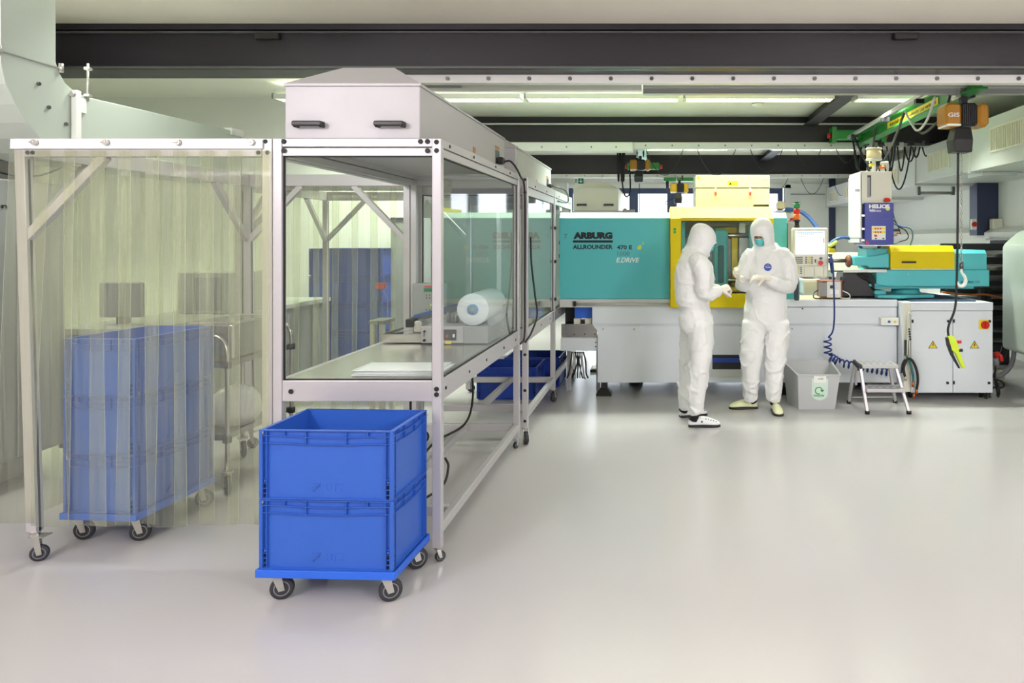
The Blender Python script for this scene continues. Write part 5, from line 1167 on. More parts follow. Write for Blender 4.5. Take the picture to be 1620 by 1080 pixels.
# loader on top
cxl = wx(1382.5,7.65)
MB().lathe([(.075,wz(271,7.55)),(.075,wz(253,7.65))], (cxl,7.65,0), 24).build('loader_glass', 'acrylic', t)
MB().lathe([(.02,wz(271,7.55)),(.02,wz(253,7.65))], (cxl,7.65,0), 12).build('loader_tube', 'label_white', t)
MB().lathe([(.078,wz(252,7.65)),(.075,wz(236,7.65))], (cxl,7.65,0), 28).build('loader_cup', 'tan_cup', t)
for v in (252.5, 235.5): MB().lathe([(.084,wz(v+1,7.65)),(.084,wz(v-1,7.65))], (cxl,7.65,0), 24).build('loader_ring', 'rail_grey', t)
MB().cyl((cxl+.06,7.62,wz(259,7.65)), (cxl+.14,7.62,wz(258,7.65)), .018).build('inlet_pipe', 'beige_coat', t)
MB().cyl((cxl+.04,7.6,wz(266,7.65)), (cxl+.10,7.58,wz(265,7.65)), .014).build('valve', 'orange_plastic', t)
MB().box(cxl-.05,cxl-.01,7.6,7.66,wz(263,7.65),wz(259,7.65)).build('filter', 'label_yellow', t)
MB().cyl((wx(1388,7.55),7.5,wz(393,7.5)), (wx(1388,7.55),7.5,wz(388,7.5)), .02).build('outlet', 'black_plastic', t)
MB().box(wx(1370,7.5), wx(1407,7.5), 7.45, 7.85, wz(388.8,7.5), wz(387.5,7.5)).build('base_plate', 'zinc', t)
for i, pts in enumerate(([W(1412,345,7.6),W(1418,354,7.55),W(1424,360,7.5),W(1432,364,7.5),W(1437,373,7.5),W(1434,379,7.55),W(1424,382,7.6),W(1413,386,7.6)], [W(1412,352,7.6),W(1424,358,7.5),W(1440,362,7.6),W(1444,374,7.65),W(1440,388,7.7)], [W(1412,330,7.6),W(1415,345,7.55),W(1420,356,7.5),W(1425,370,7.5)])):
    MB().tube(spline(pts, 6), [.006,.009,.005][i]).build('cable', ['cable_black','hose_blue','cable_black'][i], t)
for u, v in ((1416,372),(1421,369)): MB().cbox(wx(u-2.5,7.55), wx(u+2.5,7.55), 7.52, 7.56, wz(v+1.2,7.55), wz(v-1.2,7.55), .004).build('plug', 'orange_plastic', t)
MB().cbox(wx(1413,7.55), wx(1422,7.55), 7.5, 7.56, wz(366,7.55), wz(362,7.55), .006).build('plug', 'black_plastic', t)
o = MB().tube(spline([W(1310,388,7.9), W(1320,380,7.9), W(1332,375.5,7.9), W(1345,377,7.9), W(1355,383,7.9), W(1363,393,7.9), W(1366,402,7.9)], 8), .017).build('material_hose', 'hose_blue')
tag(o, 'blue conveying hose arching left of the tall dryer', 'hose')
o = MB().tube(spline([W(1311,390,7.85), W(1318,386,7.85), W(1324,382,7.85)], 6), .02).build('hose_coupling', 'ink_lime'); tag(o, 'greenish coupling at the left end of the blue conveying hose', 'coupling')
tag(MB().cbox(wx(1311,7.9), wx(1322,7.9), 7.9, 8.0, wz(400,7.9), wz(393,7.9), .01).build('yellow_block', 'yellow_coat'), 'yellow block behind the control panel edge, under the hose', 'block')
# ------------------------------------------------------------------ second small dryer behind the teal cover
t = thing('small_dryer', 'beige dryer with a yellow loader and a red lamp behind the machine', 'dryer', (wx(1240,9.3), 9.4, 1.0))
Yd = 9.3
MB().box(wx(1229,Yd), wx(1258,Yd), Yd, 9.7, .0, wz(335,Yd)).build('case', 'beige_coat', t, .004)
MB().box(wx(1228,Yd), wx(1252,Yd), Yd-.02, 9.6, wz(335,Yd), wz(332.5,Yd)).build('top_plate', 'mould_steel', t)
MB().cbox(wx(1231,Yd), wx(1243,Yd), Yd+.02, Yd+.2, wz(331,Yd), wz(318,Yd), .02).build('loader', 'tan_cup', t)
MB().box(wx(1236,Yd), wx(1240,Yd), Yd-.006, Yd, wz(338.5,Yd), wz(337,Yd)).build('slot', 'black_plastic', t)
MB().lathe([(.035,wz(349,Yd)),(.035,wz(347,Yd)),(.02,wz(344.5,Yd))], (wx(1253,Yd),Yd-.03,0), 14).build('alarm_lamp', 'red_plastic', t)
MB().box(wx(1246,Yd), wx(1258,Yd), Yd-.07, Yd, wz(350,Yd), wz(349,Yd)).build('lamp_shelf', 'mould_steel', t)
MB().tube([W(1241,296,Yd), W(1241,320,Yd)], .006).build('wire', 'cable_black', t)
o = MB().tube(spline([W(1244,331,9.25), W(1262,333,9.1), W(1276,341,9.0), W(1288,354,8.9), W(1294,366,8.8), W(1297,385,8.7)], 8), .026).build('material_hose', 'hose_blue'); tag(o, 'blue conveying hose arching behind the signal tower', 'hose')
# ------------------------------------------------------------------ beige lidded box above the machine
t = thing('filter_box', 'big beige lidded box with two red toggle latches above the yellow door', 'box', (wx(1158,8.3), 8.7, 1.93))
Yb = 8.25
MB().box(wx(1101,Yb), wx(1217.5,Yb), Yb, 8.95, 1.945, wz(297.5,Yb)).build('body', 'beige_box', t, .004)
MB().box(wx(1101,Yb)-.004, wx(1217.5,Yb)+.004, Yb-.006, 8.96, wz(296.8,Yb), wz(277.5,Yb)).build('lid', 'beige_box', t, .004)
for px in (1132, 1186.5):
    l_ = MB().box(wx(px-1.6,Yb), wx(px+1.6,Yb), Yb-.016, Yb-.006, wz(303,Yb), wz(297,Yb)).build('latch', 'zinc', t)
    MB().box(wx(px-1.3,Yb), wx(px+1.3,Yb), Yb-.024, Yb-.012, wz(309.5,Yb), wz(304.5,Yb)).build('latch_grip', 'red_plastic', l_)
pl = MB().box(wx(1151,Yb), wx(1167,Yb), Yb-.009, Yb-.006, wz(293.5,Yb), wz(286.5,Yb)).build('warning_plate', 'label_yellow', t)
MB().add([(wx(1152.5,Yb),Yb-.010,wz(292.5,Yb)),(wx(1158,Yb),Yb-.010,wz(292.5,Yb)),(wx(1155.2,Yb),Yb-.010,wz(288,Yb))], [(0,1,2)]).build('warning_triangle', 'ink_black', pl)
for v in (288, 289.6, 291.2): MB().box(wx(1159.5,Yb), wx(1166,Yb), Yb-.010, Yb-.009, wz(v+.5,Yb), wz(v,Yb)).build('text_line', 'ink_black', pl)
MB().cyl((wx(1105,Yb),Yb-.008,wz(281.5,Yb)), (wx(1105,Yb),Yb-.006,wz(281.5,Yb)), .018).build('round_label', 'label_yellow', t)
for v in (281.3, 283.3): MB().box(wx(1202,Yb), wx(1215,Yb), Yb-.008, Yb-.006, wz(v+.8,Yb), wz(v,Yb)).build('faint_label', 'panel_grey', t)
# ------------------------------------------------------------------ electrical cabinet
t = thing('electrical_cabinet', 'light grey two door electrical cabinet with yellow warning triangles and a red main switch', 'cabinet', (wx(1500,7.2), 7.8, 0))
YE = 7.18
def EX(px): return wx(px, YE)
def EZ(py): return wz(py, YE)
MB().box(EX(1429.5), EX(1571), YE+.02, 8.5, EZ(620.5), EZ(478.5)).build('body', 'machine_grey', t, .004)
MB().box(EX(1430), EX(1441), YE+.012, YE+.02, EZ(620), EZ(480)).build('corner_strip', 'beige_coat', t)
MB().box(EX(1441), EX(1571), YE-.002, YE+.02, EZ(491), EZ(478.5)).build('top_panel', 'machine_grey', t, .002)
MB().box(EX(1441.5), EX(1507), YE, YE+.02, EZ(621), EZ(492)).build('door', 'machine_grey', t, .003)
MB().box(EX(1508), EX(1570.5), YE, YE+.02, EZ(621), EZ(492)).build('door', 'machine_grey', t, .003)
MB().prism([(EX(1571),EZ(543)),(EX(1577.5),EZ(558)),(EX(1571),EZ(560))], 'y', YE+.1, 8.0).build('side_housing', 'rail_grey', t)
MB().prism([(EX(1448),YE+.12),(EX(1552),YE+.12),(EX(1535),8.4),(EX(1438),8.4)], 'z', EZ(478.5), EZ(478.5)+.012).build('rubber_mat', 'mat_blue', t)
for px, py in ((1500,508),(1565.5,508),(1499,605.5),(1564.5,605.5)): MB().cyl((EX(px),YE-.006,EZ(py)), (EX(px),YE,EZ(py)), .014, n=16).build('lock', 'black_plastic', t)
for px, py in ((1443.5,508),(1508.8,507.5),(1508.8,605)): MB().box(EX(px-1.4), EX(px+1.4), YE-.008, YE, EZ(py+2.6), EZ(py-2.6)).build('hinge', 'black_plastic', t)
for px in (1475.8, 1541.6):
    zc = EZ(545); xc = EX(px); h = .082; w_ = .047
    s_ = MB().prism([(xc-w_,zc-h*.45),(xc+w_,zc-h*.45),(xc,zc+h*.5)], 'y', YE-.002, YE).build('warning_triangle', 'ink_black', t)
    MB().prism([(xc-w_+.009,zc-h*.45+.005),(xc+w_-.009,zc-h*.45+.005),(xc,zc+h*.5-.011)], 'y', YE-.003, YE-.002).build('triangle_face', 'label_yellow', s_)
    MB().prism([(xc+.002,zc+.02),(xc-.010,zc-.006),(xc-.001,zc-.004),(xc-.004,zc-.026),(xc+.010,zc+.003),(xc+.002,zc+.001),(xc+.007,zc+.02)], 'y', YE-.004, YE-.003).build('lightning_bolt', 'ink_black', s_)
ms = MB().box(EX(1548.5), EX(1563.5), YE-.006, YE, EZ(520.5), EZ(506)).build('main_switch_plate', 'label_yellow', t)
MB().cyl((EX(1557.5),YE-.03,EZ(513.5)), (EX(1557.5),YE-.006,EZ(513.5)), .038, n=28).build('main_switch', 'red_plastic', ms); MB().box(EX(1557.5)-.007, EX(1557.5)+.007, YE-.045, YE-.03, EZ(519), EZ(508)).build('switch_grip', 'red_plastic', ms)
for px in (1448, 1562): MB().cyl((EX(px),YE+.15,0), (EX(px),YE+.15,EZ(620)), .02).build('foot', 'black_plastic', t)
for px in (1448, 1562): MB().cyl((EX(px),8.3,0), (EX(px),8.3,EZ(620)), .02).build('foot', 'black_plastic', t)
# hoses between base and cabinet
t = thing('hydraulic_hoses', 'black and teal hoses with brass couplings hanging beside the electrical cabinet', 'hoses', (EX(1443), YE-.03, .1))
Yh = YE-.03
MB().tube(spline([W(1435,568,Yh), W(1437,500,Yh), W(1441,496.5,Yh), W(1442,500,Yh)], 5), .007).build('guide_tube', 'rail_grey', t)
MB().box(wx(1432,Yh), wx(1437.5,Yh), Yh, Yh+.03, wz(563,Yh), wz(538,Yh)).build('hose_sleeve', 'black_plastic', t)
for pts, m_, r_ in (([W(1434,566,Yh),W(1443,570,Yh-.02),W(1450,585,Yh-.03),W(1452,602,Yh-.03),W(1450,616,Yh-.02)], 'cable_black', .013), ([W(1434,562,Yh),W(1440,575,Yh-.01),W(1444,592,Yh-.02),W(1444.5,604,Yh-.02)], 'teal_dark', .011),
                    ([W(1436,566,Yh),W(1430,580,Yh-.01),W(1431,592,Yh-.02),W(1433,596,Yh-.02)], 'cable_black', .012), ([W(1432,568,Yh),W(1428,575,Yh),W(1426,590,Yh)], 'cable_black', .010)):
    MB().tube(spline(pts, 6), r_).build('hose', m_, t)
for u, v in ((1450,619),(1444.5,608),(1446,626),(1433,598)): MB().cyl(W(u,v-4,Yh-.02), W(u,v+4,Yh-.02), .013, n=10).build('coupling', 'copper' if v > 600 else 'zinc', t)
for k in range(5): MB().cyl(W(1437+.5*k,520+4*k,Yh), W(1439+.5*k,521+4*k,Yh), .009, n=8).build('valve_knob', 'black_plastic', t)
# power plug and cables at the right of the cabinet
t = thing('power_plug', 'red industrial plug and coiled black cables at the right side of the cabinet', 'plug', (EX(1578), 7.5, 0))
MB().cyl(W(1573,564,7.45), W(1581,562,7.45), .045, n=16).build('socket_body', 'red_plastic', t)
MB().tube(spline([W(1577,561,7.42), W(1583,563,7.4), W(1584.5,571,7.4)], 5), .02).build('socket_lid', 'red_plastic', t)
MB().cyl(W(1575,566,7.44), W(1575.5,578,7.44), .036, n=14).build('plug_body', 'hub_grey', t)
for i, pts in enumerate(([W(1575,578,7.44),W(1574,600,7.44),W(1578,625,7.4),W(1570,634,7.3),W(1560,630,7.25),W(1556,622,7.3)], [W(1573,590,7.44),W(1566,610,7.35),W(1566,628,7.3),W(1575,633,7.3),W(1581,622,7.35),W(1578,606,7.4),W(1572,600,7.4)],
                         [W(1576,600,7.44),W(1586,604,7.4),W(1588,611,7.4),W(1580,613,7.4),W(1574,606,7.4)], [W(1574,612,7.4),W(1562,618,7.35),W(1561,630,7.3),W(1568,633,7.3)])):
    MB().tube(spline(pts, 8), .010).build('cable', 'cable_black', t)
o = MB().tube(spline([W(1574,595,7.6), W(1582,594,7.6), W(1594,585,7.6), W(1602,570,7.6), W(1605,545,7.6)], 8), .026).build('grey_hose', 'hub_grey'); tag(o, 'thick grey hose rising to the rounded box at the right edge', 'hose')
MB().tube(spline([W(1574,575,7.9), W(1582,568,7.9), W(1588,556,7.9), W(1590,548,7.9)], 6), .035).build('rubber_elbow', 'cable_black', o)
tag(MB().box(wx(1576,8.0), wx(1590,8.0), 8.0, 8.1, .02, .14).build('floor_socket', 'beige_coat'), 'beige floor socket behind the coiled cables', 'socket')
t = thing('air_handler', 'big rounded grey metal box at the right edge', 'equipment', (4.1, 6.8, .5))
x_, za, zb = 3.62, .44, 1.56
pr = [(x_,za+.0),(x_+.8,za),(x_+.8,zb+.14),(x_+.18,zb+.14),(x_,zb-.02)]
MB().prism(pr, 'y', 4.6, 7.68).build('housing', 'duct_grey', t, .05, 4)
for yy in (5.0, 7.4): MB().box(x_+.5, x_+.56, yy, yy+.06, 0, za).build('leg', 'mould_steel', t)
t = thing('pipe_rack', 'stack of silver and dark pipes between the injection unit and the rounded box', 'pipes', (4.6, 9.4, .3))
for i, (v, r_, m_) in enumerate(((402,.045,'stainless'),(423,.04,'stainless'),(440,.04,'mould_steel'),(456,.028,'dark_cavity'),(470,.03,'mould_steel'),(488,.03,'mould_steel'),(505,.03,'dark_cavity'),(524,.03,'mould_steel'),(541,.03,'mould_steel'))):
    MB().cyl((wx(1500,8.9),8.9+.02*i,wz(v,8.9)), (4.66,8.9+.02*i,wz(v,8.9)), r_).build('pipe', m_, t)
MB().tube(spline([W(1490,462,8.7), W(1530,466,8.7), W(1560,466,8.7), W(1590,472,8.7)], 6), .012).build('copper_pipe', 'copper', t)
for u in (1552, 1562): MB().box(wx(u,8.75), wx(u+6,8.75), 8.75, 8.85, 0, wz(455,8.75)).build('upright', 'black_plastic', t)
MB().box(wx(1491,9.2), wx(1600,9.2), 9.25, 9.28, 0, wz(385,9.2)).build('back_board', 'dark_cavity', t)
# ------------------------------------------------------------------ blue spiral air hose
P = [W(1311,404,7.15), W(1316,409,7.12), W(1318,425,7.1), W(1319,450,7.1), W(1320,490,7.12), W(1319.5,510,7.15), W(1317,525,7.18), W(1311,533,7.2)]
pts = spline(P, 7)
def coil(a, c, turns, r, ang):
    a, c = Vector(a), Vector(c); d = (c-a); L = d.length; q = d.normalized().to_track_quat('Z','Y'); n = int(turns*14)
    return [a+d*(i/n)+q@Vector((math.cos(ang+2*PI*turns*i/n)*r, math.sin(ang+2*PI*turns*i/n)*r, 0)) for i in range(n+1)]
pts += coil(W(1309,534,7.2), W(1310,562,7.2), 3.2, .036, .5) + coil(W(1312,564,7.2), W(1325,572,7.2), 3.2, .042, .3) + coil(W(1330,574,7.2), W(1412,590,7.25), 11, .036, 0)
t = thing('spiral_air_hose', 'dark blue spiral air hose with a blow gun, coiling above the grey bin', 'air hose', (wx(1320,7.2), 7.2, .3))
MB().tube(pts, .0085, 6).build('hose', 'cable_blue', t)
MB().cbox(wx(1311,7.12), wx(1316.5,7.12), 7.10, 7.14, wz(416,7.12), wz(408,7.12), .006).build('blow_gun', 'cable_blue', t); MB().cyl(W(1314.5,416,7.12), W(1317,432,7.12), .014).build('gun_grip', 'cable_blue', t); MB().cyl(W(1317,432,7.11), W(1317.5,442,7.11), .009).build('connector', 'zinc', t)
# ------------------------------------------------------------------ grey recycling bin
t = thing('recycling_bin', 'grey tapered plastic bin with a green recycle sticker', 'bin', (wx(1289,6.9), 6.95, 0))
Yn = 6.80
def bin_ring(z, f):          # f 0 bottom, 1 top
    xa, xb = wx(1263.5-2*f,Yn), wx(1321+6.5*f,Yn); ya, yb = Yn-.03*f, Yn+.34+.06*f
    xa2, xb2 = wx(1263.5,Yn)-.03*f-.05, wx(1321,Yn)+.05*f-.0
    return [(xa,ya,z),(xb,ya,z),(xb2,yb,z),(xa2,yb,z)]
zt_ = wz(588,Yn)
def inset(R, k):
    cx = sum(p[0] for p in R)/4; cy = sum(p[1] for p in R)/4
    return [(cx+(p[0]-cx)*(1-k), cy+(p[1]-cy)*(1-k*1.2), p[2]) for p in R]
R0, R1 = bin_ring(0,0), bin_ring(zt_,1)
R1 = [(R1[0][0],R1[0][1],zt_-.03),(R1[1][0],R1[1][1],zt_-.03),(R1[2][0],R1[2][1],zt_+.03),(R1[3][0],R1[3][1],zt_+.03)]
RL = [(p[0]+(.012 if i in (1,2) else -.012), p[1]+(-.012 if i < 2 else .012), p[2]) for i, p in enumerate(R1)]
I1 = inset(R1,.03); I0 = [(p[0],p[1],.01) for p in inset(R0,.03)]
b = MB(); b.loft([R0, R1, RL, [(p[0],p[1],p[2]+.012) for p in RL], [(p[0],p[1],p[2]+.012) for p in I1], I0], smooth=False)
b.build('bin_body', 'bin_grey', t)
ys_ = Yn-.031
def stick(u, v, dz=0):  # point on the sloping front face
    z = wz(v, Yn); f = z/(zt_-.03); return (wx(u,Yn), Yn-.03*f-.0035-dz, z)
pts2 = [(1283.5,598),(1309,598)]+[(1296.2+12.8*math.cos(a), 622+10.5*math.sin(a)) for a in [i*PI/10 for i in range(11)]]
pg = [stick(u, v) for u, v in pts2]
n_ = len(pg); lbn = MB().add(pg+[(p[0],p[1]+.003,p[2]) for p in pg], [tuple(range(n_)), tuple(range(n_,2*n_))[::-1]]+[(i,(i+1)%n_,(i+1)%n_+n_,i+n_) for i in range(n_)]).build('recycle_label', 'label_mint', t)
pg = [stick(u, v, .001) for u, v in ((1286.5,592.5),(1306,592.5),(1306,604),(1286.5,604))]; MB().add(pg, [(0,1,2,3)]).build('name_label', 'label_white', lbn)
tx = text('label_text', 'restmüll', wx(1293,Yn), wx(1301,Yn), wz(598.6,Yn), wz(597,Yn), Yn-.0345, 'ink_black', lbn)
tx2 = text('label_text', 'recycle', wx(1286.5,Yn), wx(1303,Yn), wz(627.5,Yn), wz(622.5,Yn), Yn-.0182, 'ink_green', lbn, bold=.012)
A_ = []
for i in range(25):
    a = math.radians(-100-270*i/24) if 0 else math.radians(290-270*(i/24)-0)
    A_.append((1294.5+4.6*math.cos(a), 617-4.6*math.sin(a), 1294.5+6.2*math.cos(a), 617-6.2*math.sin(a)))
vs = []
for a in A_: vs += [stick(a[0],a[1],.002), stick(a[2],a[3],.002)]
MB().add(vs, [(2*i,2*i+1,2*i+3,2*i+2) for i in range(24)]).add([stick(1296.5,615.5,.002), stick(1303.5,615.5,.002), stick(1299.6,620,.002)], [(0,1,2)]).build('recycle_arrow', 'ink_green', lbn)
# ------------------------------------------------------------------ step stool
t = thing('step_stool', 'aluminium two step folding stool with yellow edged treads', 'step stool', (wx(1390,6.8), 6.85, 0))
Ya = 6.62
FLx, FRx = wx(1372,Ya), wx(1438,Ya)
zt1 = wz(576,6.72); yt = 6.70
tlx, trx = wx(1362,yt), wx(1420,yt)
def leg(p0, p1, foot=True):
    MB().bar(p0, p1, .026, .034, (0,1,0)).build('leg', AL, t, .003)
    if foot: MB().cyl((p0[0],p0[1],0), (p0[0],p0[1],.03), .023, n=12).build('foot_cap', 'black_plastic', t)
leg((FLx,Ya,.012), (tlx,yt+.02,zt1-.03)); leg((FRx,Ya,.012), (trx-.01,yt+.02,zt1-.03))
leg((wx(1343,7.05),7.05,.012), (tlx-.01,yt+.18,zt1-.01)); leg((wx(1416,7.08),7.08,.012), (trx-.02,yt+.18,zt1-.03))
MB().bar((wx(1353,7.0),6.98,.20), (tlx+.01,yt+.20,zt1-.05), .02, .028, (0,1,0)).build('leg', AL, t)
def tread(x0, x1, y0, y1, z, nm='tread'):
    o = MB().box(x0, x1, y0, y1, z-.032, z).build(nm, AL, t, .003)
    m_ = MB()
    for i in range(5):
        for j in range(3):
            cx = x0+(i+.5+.25*(j%2))*(x1-x0)/5.4; cy = y0+(j+.6)*(y1-y0)/3.2
            m_.add([(cx-.028,cy,z+.0012),(cx,cy-.014,z+.0012),(cx+.028,cy,z+.0012),(cx,cy+.014,z+.0012)], [(0,1,2,3)])
    struct(m_.build('tread_pattern', 'groove_grey', o), 'stuff')
tread(tlx+.01, trx+.004, yt-.02, yt+.21, zt1); tread(wx(1369,6.66), wx(1430,6.66), 6.60, 6.80, wz(613,6.66))
MB().bar((tlx-.0,yt+.0,zt1-.04), (tlx-.02,yt+.17,zt1-.0), .02, .04).build('hinge_bracket', 'black_plastic', t)
MB().tube([(wx(1350,7.0),7.04,.06),(wx(1418,7.04),7.06,.06)], .004).build('cross_wire', 'rail_grey', t)
# ================================================================== PEOPLE
from mathutils.bvhtree import BVHTree
def limb(mb, pts, rad, ref, n=20, smooth=3):
    """closed elliptic tube; rad = (along ref, across) per point, rounded ends"""
    P = [Vector(p) for p in pts]; ref = Vector(ref); Q = []; R = []
    m = len(P)
    for i in range(m-1):                                  # smooth in-between rings
        a, b_, c, d = P[max(i-1,0)], P[i], P[i+1], P[min(i+2,m-1)]
        ra, rb, rc, rd = [Vector(rad[j]) for j in (max(i-1,0), i, i+1, min(i+2,m-1))]
        for k in range(smooth):
            t = k/smooth
            Q.append(.5*((2*b_)+(c-a)*t+(2*a-5*b_+4*c-d)*t*t+(3*b_-a-3*c+d)*t**3)); R.append(rb.lerp(rc, t*t*(3-2*t)))
    Q.append(P[-1]); R.append(Vector(rad[-1]))
    t0 = (Q[1]-Q[0]).normalized(); t1 = (Q[-1]-Q[-2]).normalized(); r0 = min(R[0]); r1 = min(R[-1])
    Q = [Q[0]-t0*r0*.5, Q[0]-t0*r0*.35]+Q+[Q[-1]+t1*r1*.35, Q[-1]+t1*r1*.5]; R = [R[0]*.35, R[0]*.75]+R+[R[-1]*.75, R[-1]*.35]
    rings = []
    for i, p in enumerate(Q):
        t = (Q[min(i+1,len(Q)-1)]-Q[max(i-1,0)]).normalized(); u = (ref-t*ref.dot(t)).normalized(); v = t.cross(u)
        rings.append([p+u*math.cos(2*PI*k/n)*R[i][0]+v*math.sin(2*PI*k/n)*R[i][1] for k in range(n)])
    mb.loft(rings)
class Head:
    def __init__(s, c, f, k=1.0):
        s.c = Vector(c); s.f = Vector(f).normalized(); up = Vector((0,0,1)); s.u = (up-s.f*up.dot(s.f)).normalized(); s.r = s.f.cross(s.u); s.k = k
    def p(s, r, f, u): return s.c+(s.r*r+s.f*f+s.u*u)*s.k
    def loc(s, p): d = Vector(p)-s.c; return Vector((d.dot(s.r), d.dot(s.f), d.dot(s.u)))/s.k
    def shell(s, mb, prof, n=28):
        """prof rows: (u, half width, half depth, forward offset)"""
        mb.loft([[s.p(math.cos(2*PI*k/n)*a, o+math.sin(2*PI*k/n)*d, u) for k in range(n)] for u, a, d, o in prof])
SKULL = [(-.125,.012,.015,.062),(-.115,.03,.035,.052),(-.09,.046,.06,.032),(-.05,.060,.08,.012),(0,.071,.093,.0),(.04,.074,.095,-.002),(.075,.066,.086,-.004),(.105,.043,.058,-.006),(.118,.012,.018,-.006)]
HOOD = [(-.165,.085,.09,-.02),(-.125,.100,.106,-.004),(-.08,.108,.117,.002),(-.03,.111,.123,.0),(.02,.111,.124,-.002),(.06,.106,.120,-.008),(.095,.090,.103,-.014),(.120,.066,.078,-.018),(.138,.028,.036,-.02)]
def glove(parent, wrist, fd, pd, side, curls, thumb=.5, k=1.0, label=None):
    w_ = Vector(wrist); fd = Vector(fd).normalized(); pd = Vector(pd); pd = (pd-fd*pd.dot(fd)).normalized(); u = fd.cross(pd)
    mb = MB()
    limb(mb, [w_-fd*.035*k, w_, w_+fd*.035*k, w_+fd*.075*k, w_+fd*.088*k], [(.031*k,.026*k),(.028*k,.021*k),(.037*k,.019*k),(.041*k,.016*k),(.038*k,.013*k)], u)
    for i, (off, L) in enumerate(((-.031,.066),(-.0105,.080),(.0105,.084),(.031,.074))):
        if side < 0: off = -off
        p = w_+fd*.080*k+u*off*k; d = (fd+u*off*1.2).normalized(); c = curls[i]; P = [p-fd*.012*k, p]; R = [(.0098*k,.0098*k)]*2
        for j, f in enumerate((.44,.31,.25)):
            ax = d.cross(pd).normalized(); a = c*(.85,1.0,.7)[j]
            d = Matrix.Rotation(a, 3, ax)@d; p = p+d*L*f*k; P.append(p); R.append(((.0095,.0088,.0076)[j]*k,)*2)
        limb(mb, P, R, u, 10, 2)
    p = w_+fd*.022*k+u*side*.026*k+pd*.004; d = (fd*.65+u*side*.62+pd*.42).normalized(); P = [p]; R = [(.015*k,.014*k)]
    for j, L in enumerate((.036,.031,.024)):
        p = p+d*L*k; P.append(p); R.append(((.0125,.0105,.0085)[j]*k,)*2); d = (d-u*side*.30*thumb+pd*.22*thumb).normalized()
    limb(mb, P, R, pd, 10, 2)
    V, F, N_ = remesh(mb, .0042*k, 2)
    V = [v+n*(.0012*noise.noise(v*70)) for v, n in zip(V, N_)]
    o = from_vf(V, F, 'glove', 'glove_latex', parent)
    if label: o['label'] = label
    return o
def shoe(parent, heel, yaw, L, m, clog=False):
    c, s_ = math.cos(yaw), math.sin(yaw); h = Vector(heel); d = Vector((c,s_,0)); n = Vector((-s_,c,0)); k = L/.28; rings = []; sole = []
    prof = [(0,.022,.045,.004),(.008,.030,.062,.0),(.03,.036,.072,0),(.08,.036,.078,0),(.12,.040,.088,0),(.16,.046,.080,0),(.205,.049,.064,0),(.245,.043,.05,0),(.268,.030,.038,.002),(.28,.012,.026,.006)]
    for a, w_, t_, lift in prof:
        base = h+d*a*k; z0 = .014+lift
        sec = [(-w_*.92,z0),(-w_,z0+(t_-z0)*.35),(-w_*.88,z0+(t_-z0)*.75),(-w_*.5,t_),(0,t_+.006),(w_*.5,t_),(w_*.88,z0+(t_-z0)*.75),(w_,z0+(t_-z0)*.35),(w_*.92,z0)]
        rings.append([base+n*x*k+Vector((0,0,z)) for x, z in sec])
    o = MB().loft(rings).build('clog', m, parent); b_ = o.modifiers.new('sub', 'SUBSURF'); b_.levels = 1; b_.render_levels = 2
    S = []
    for a, w_, t_, lift in prof: S.append(h+d*a*k+n*(w_+.003)*k)
    S += [h+d*a*k-n*(w_+.003)*k for a, w_, t_, lift in reversed(prof)]
    m_ = len(S); sb = MB().add([p for p in S]+[p+Vector((0,0,.017)) for p in S], [tuple(range(m_))[::-1], tuple(range(m_,2*m_))]+[(i,(i+1)%m_,(i+1)%m_+m_,i+m_) for i in range(m_)])
    sb.build('sole', 'black_plastic' if not clog else 'black_plastic', o, .003)
    if clog:
        for i in range(5): q = h+d*(.15+.022*i)*k-n*.03*k+Vector((0,0,.075-.006*i)); MB().cyl(q-n*.006, q-n*.012, .0045, n=8).build('vent_hole', 'black_plastic', o)
        MB().cyl(h+d*.115*k-n*.036*k+Vector((0,0,.05)), h+d*.115*k-n*.043*k+Vector((0,0,.05)), .008, n=10).build('strap_rivet', 'black_plastic', o)
    return o
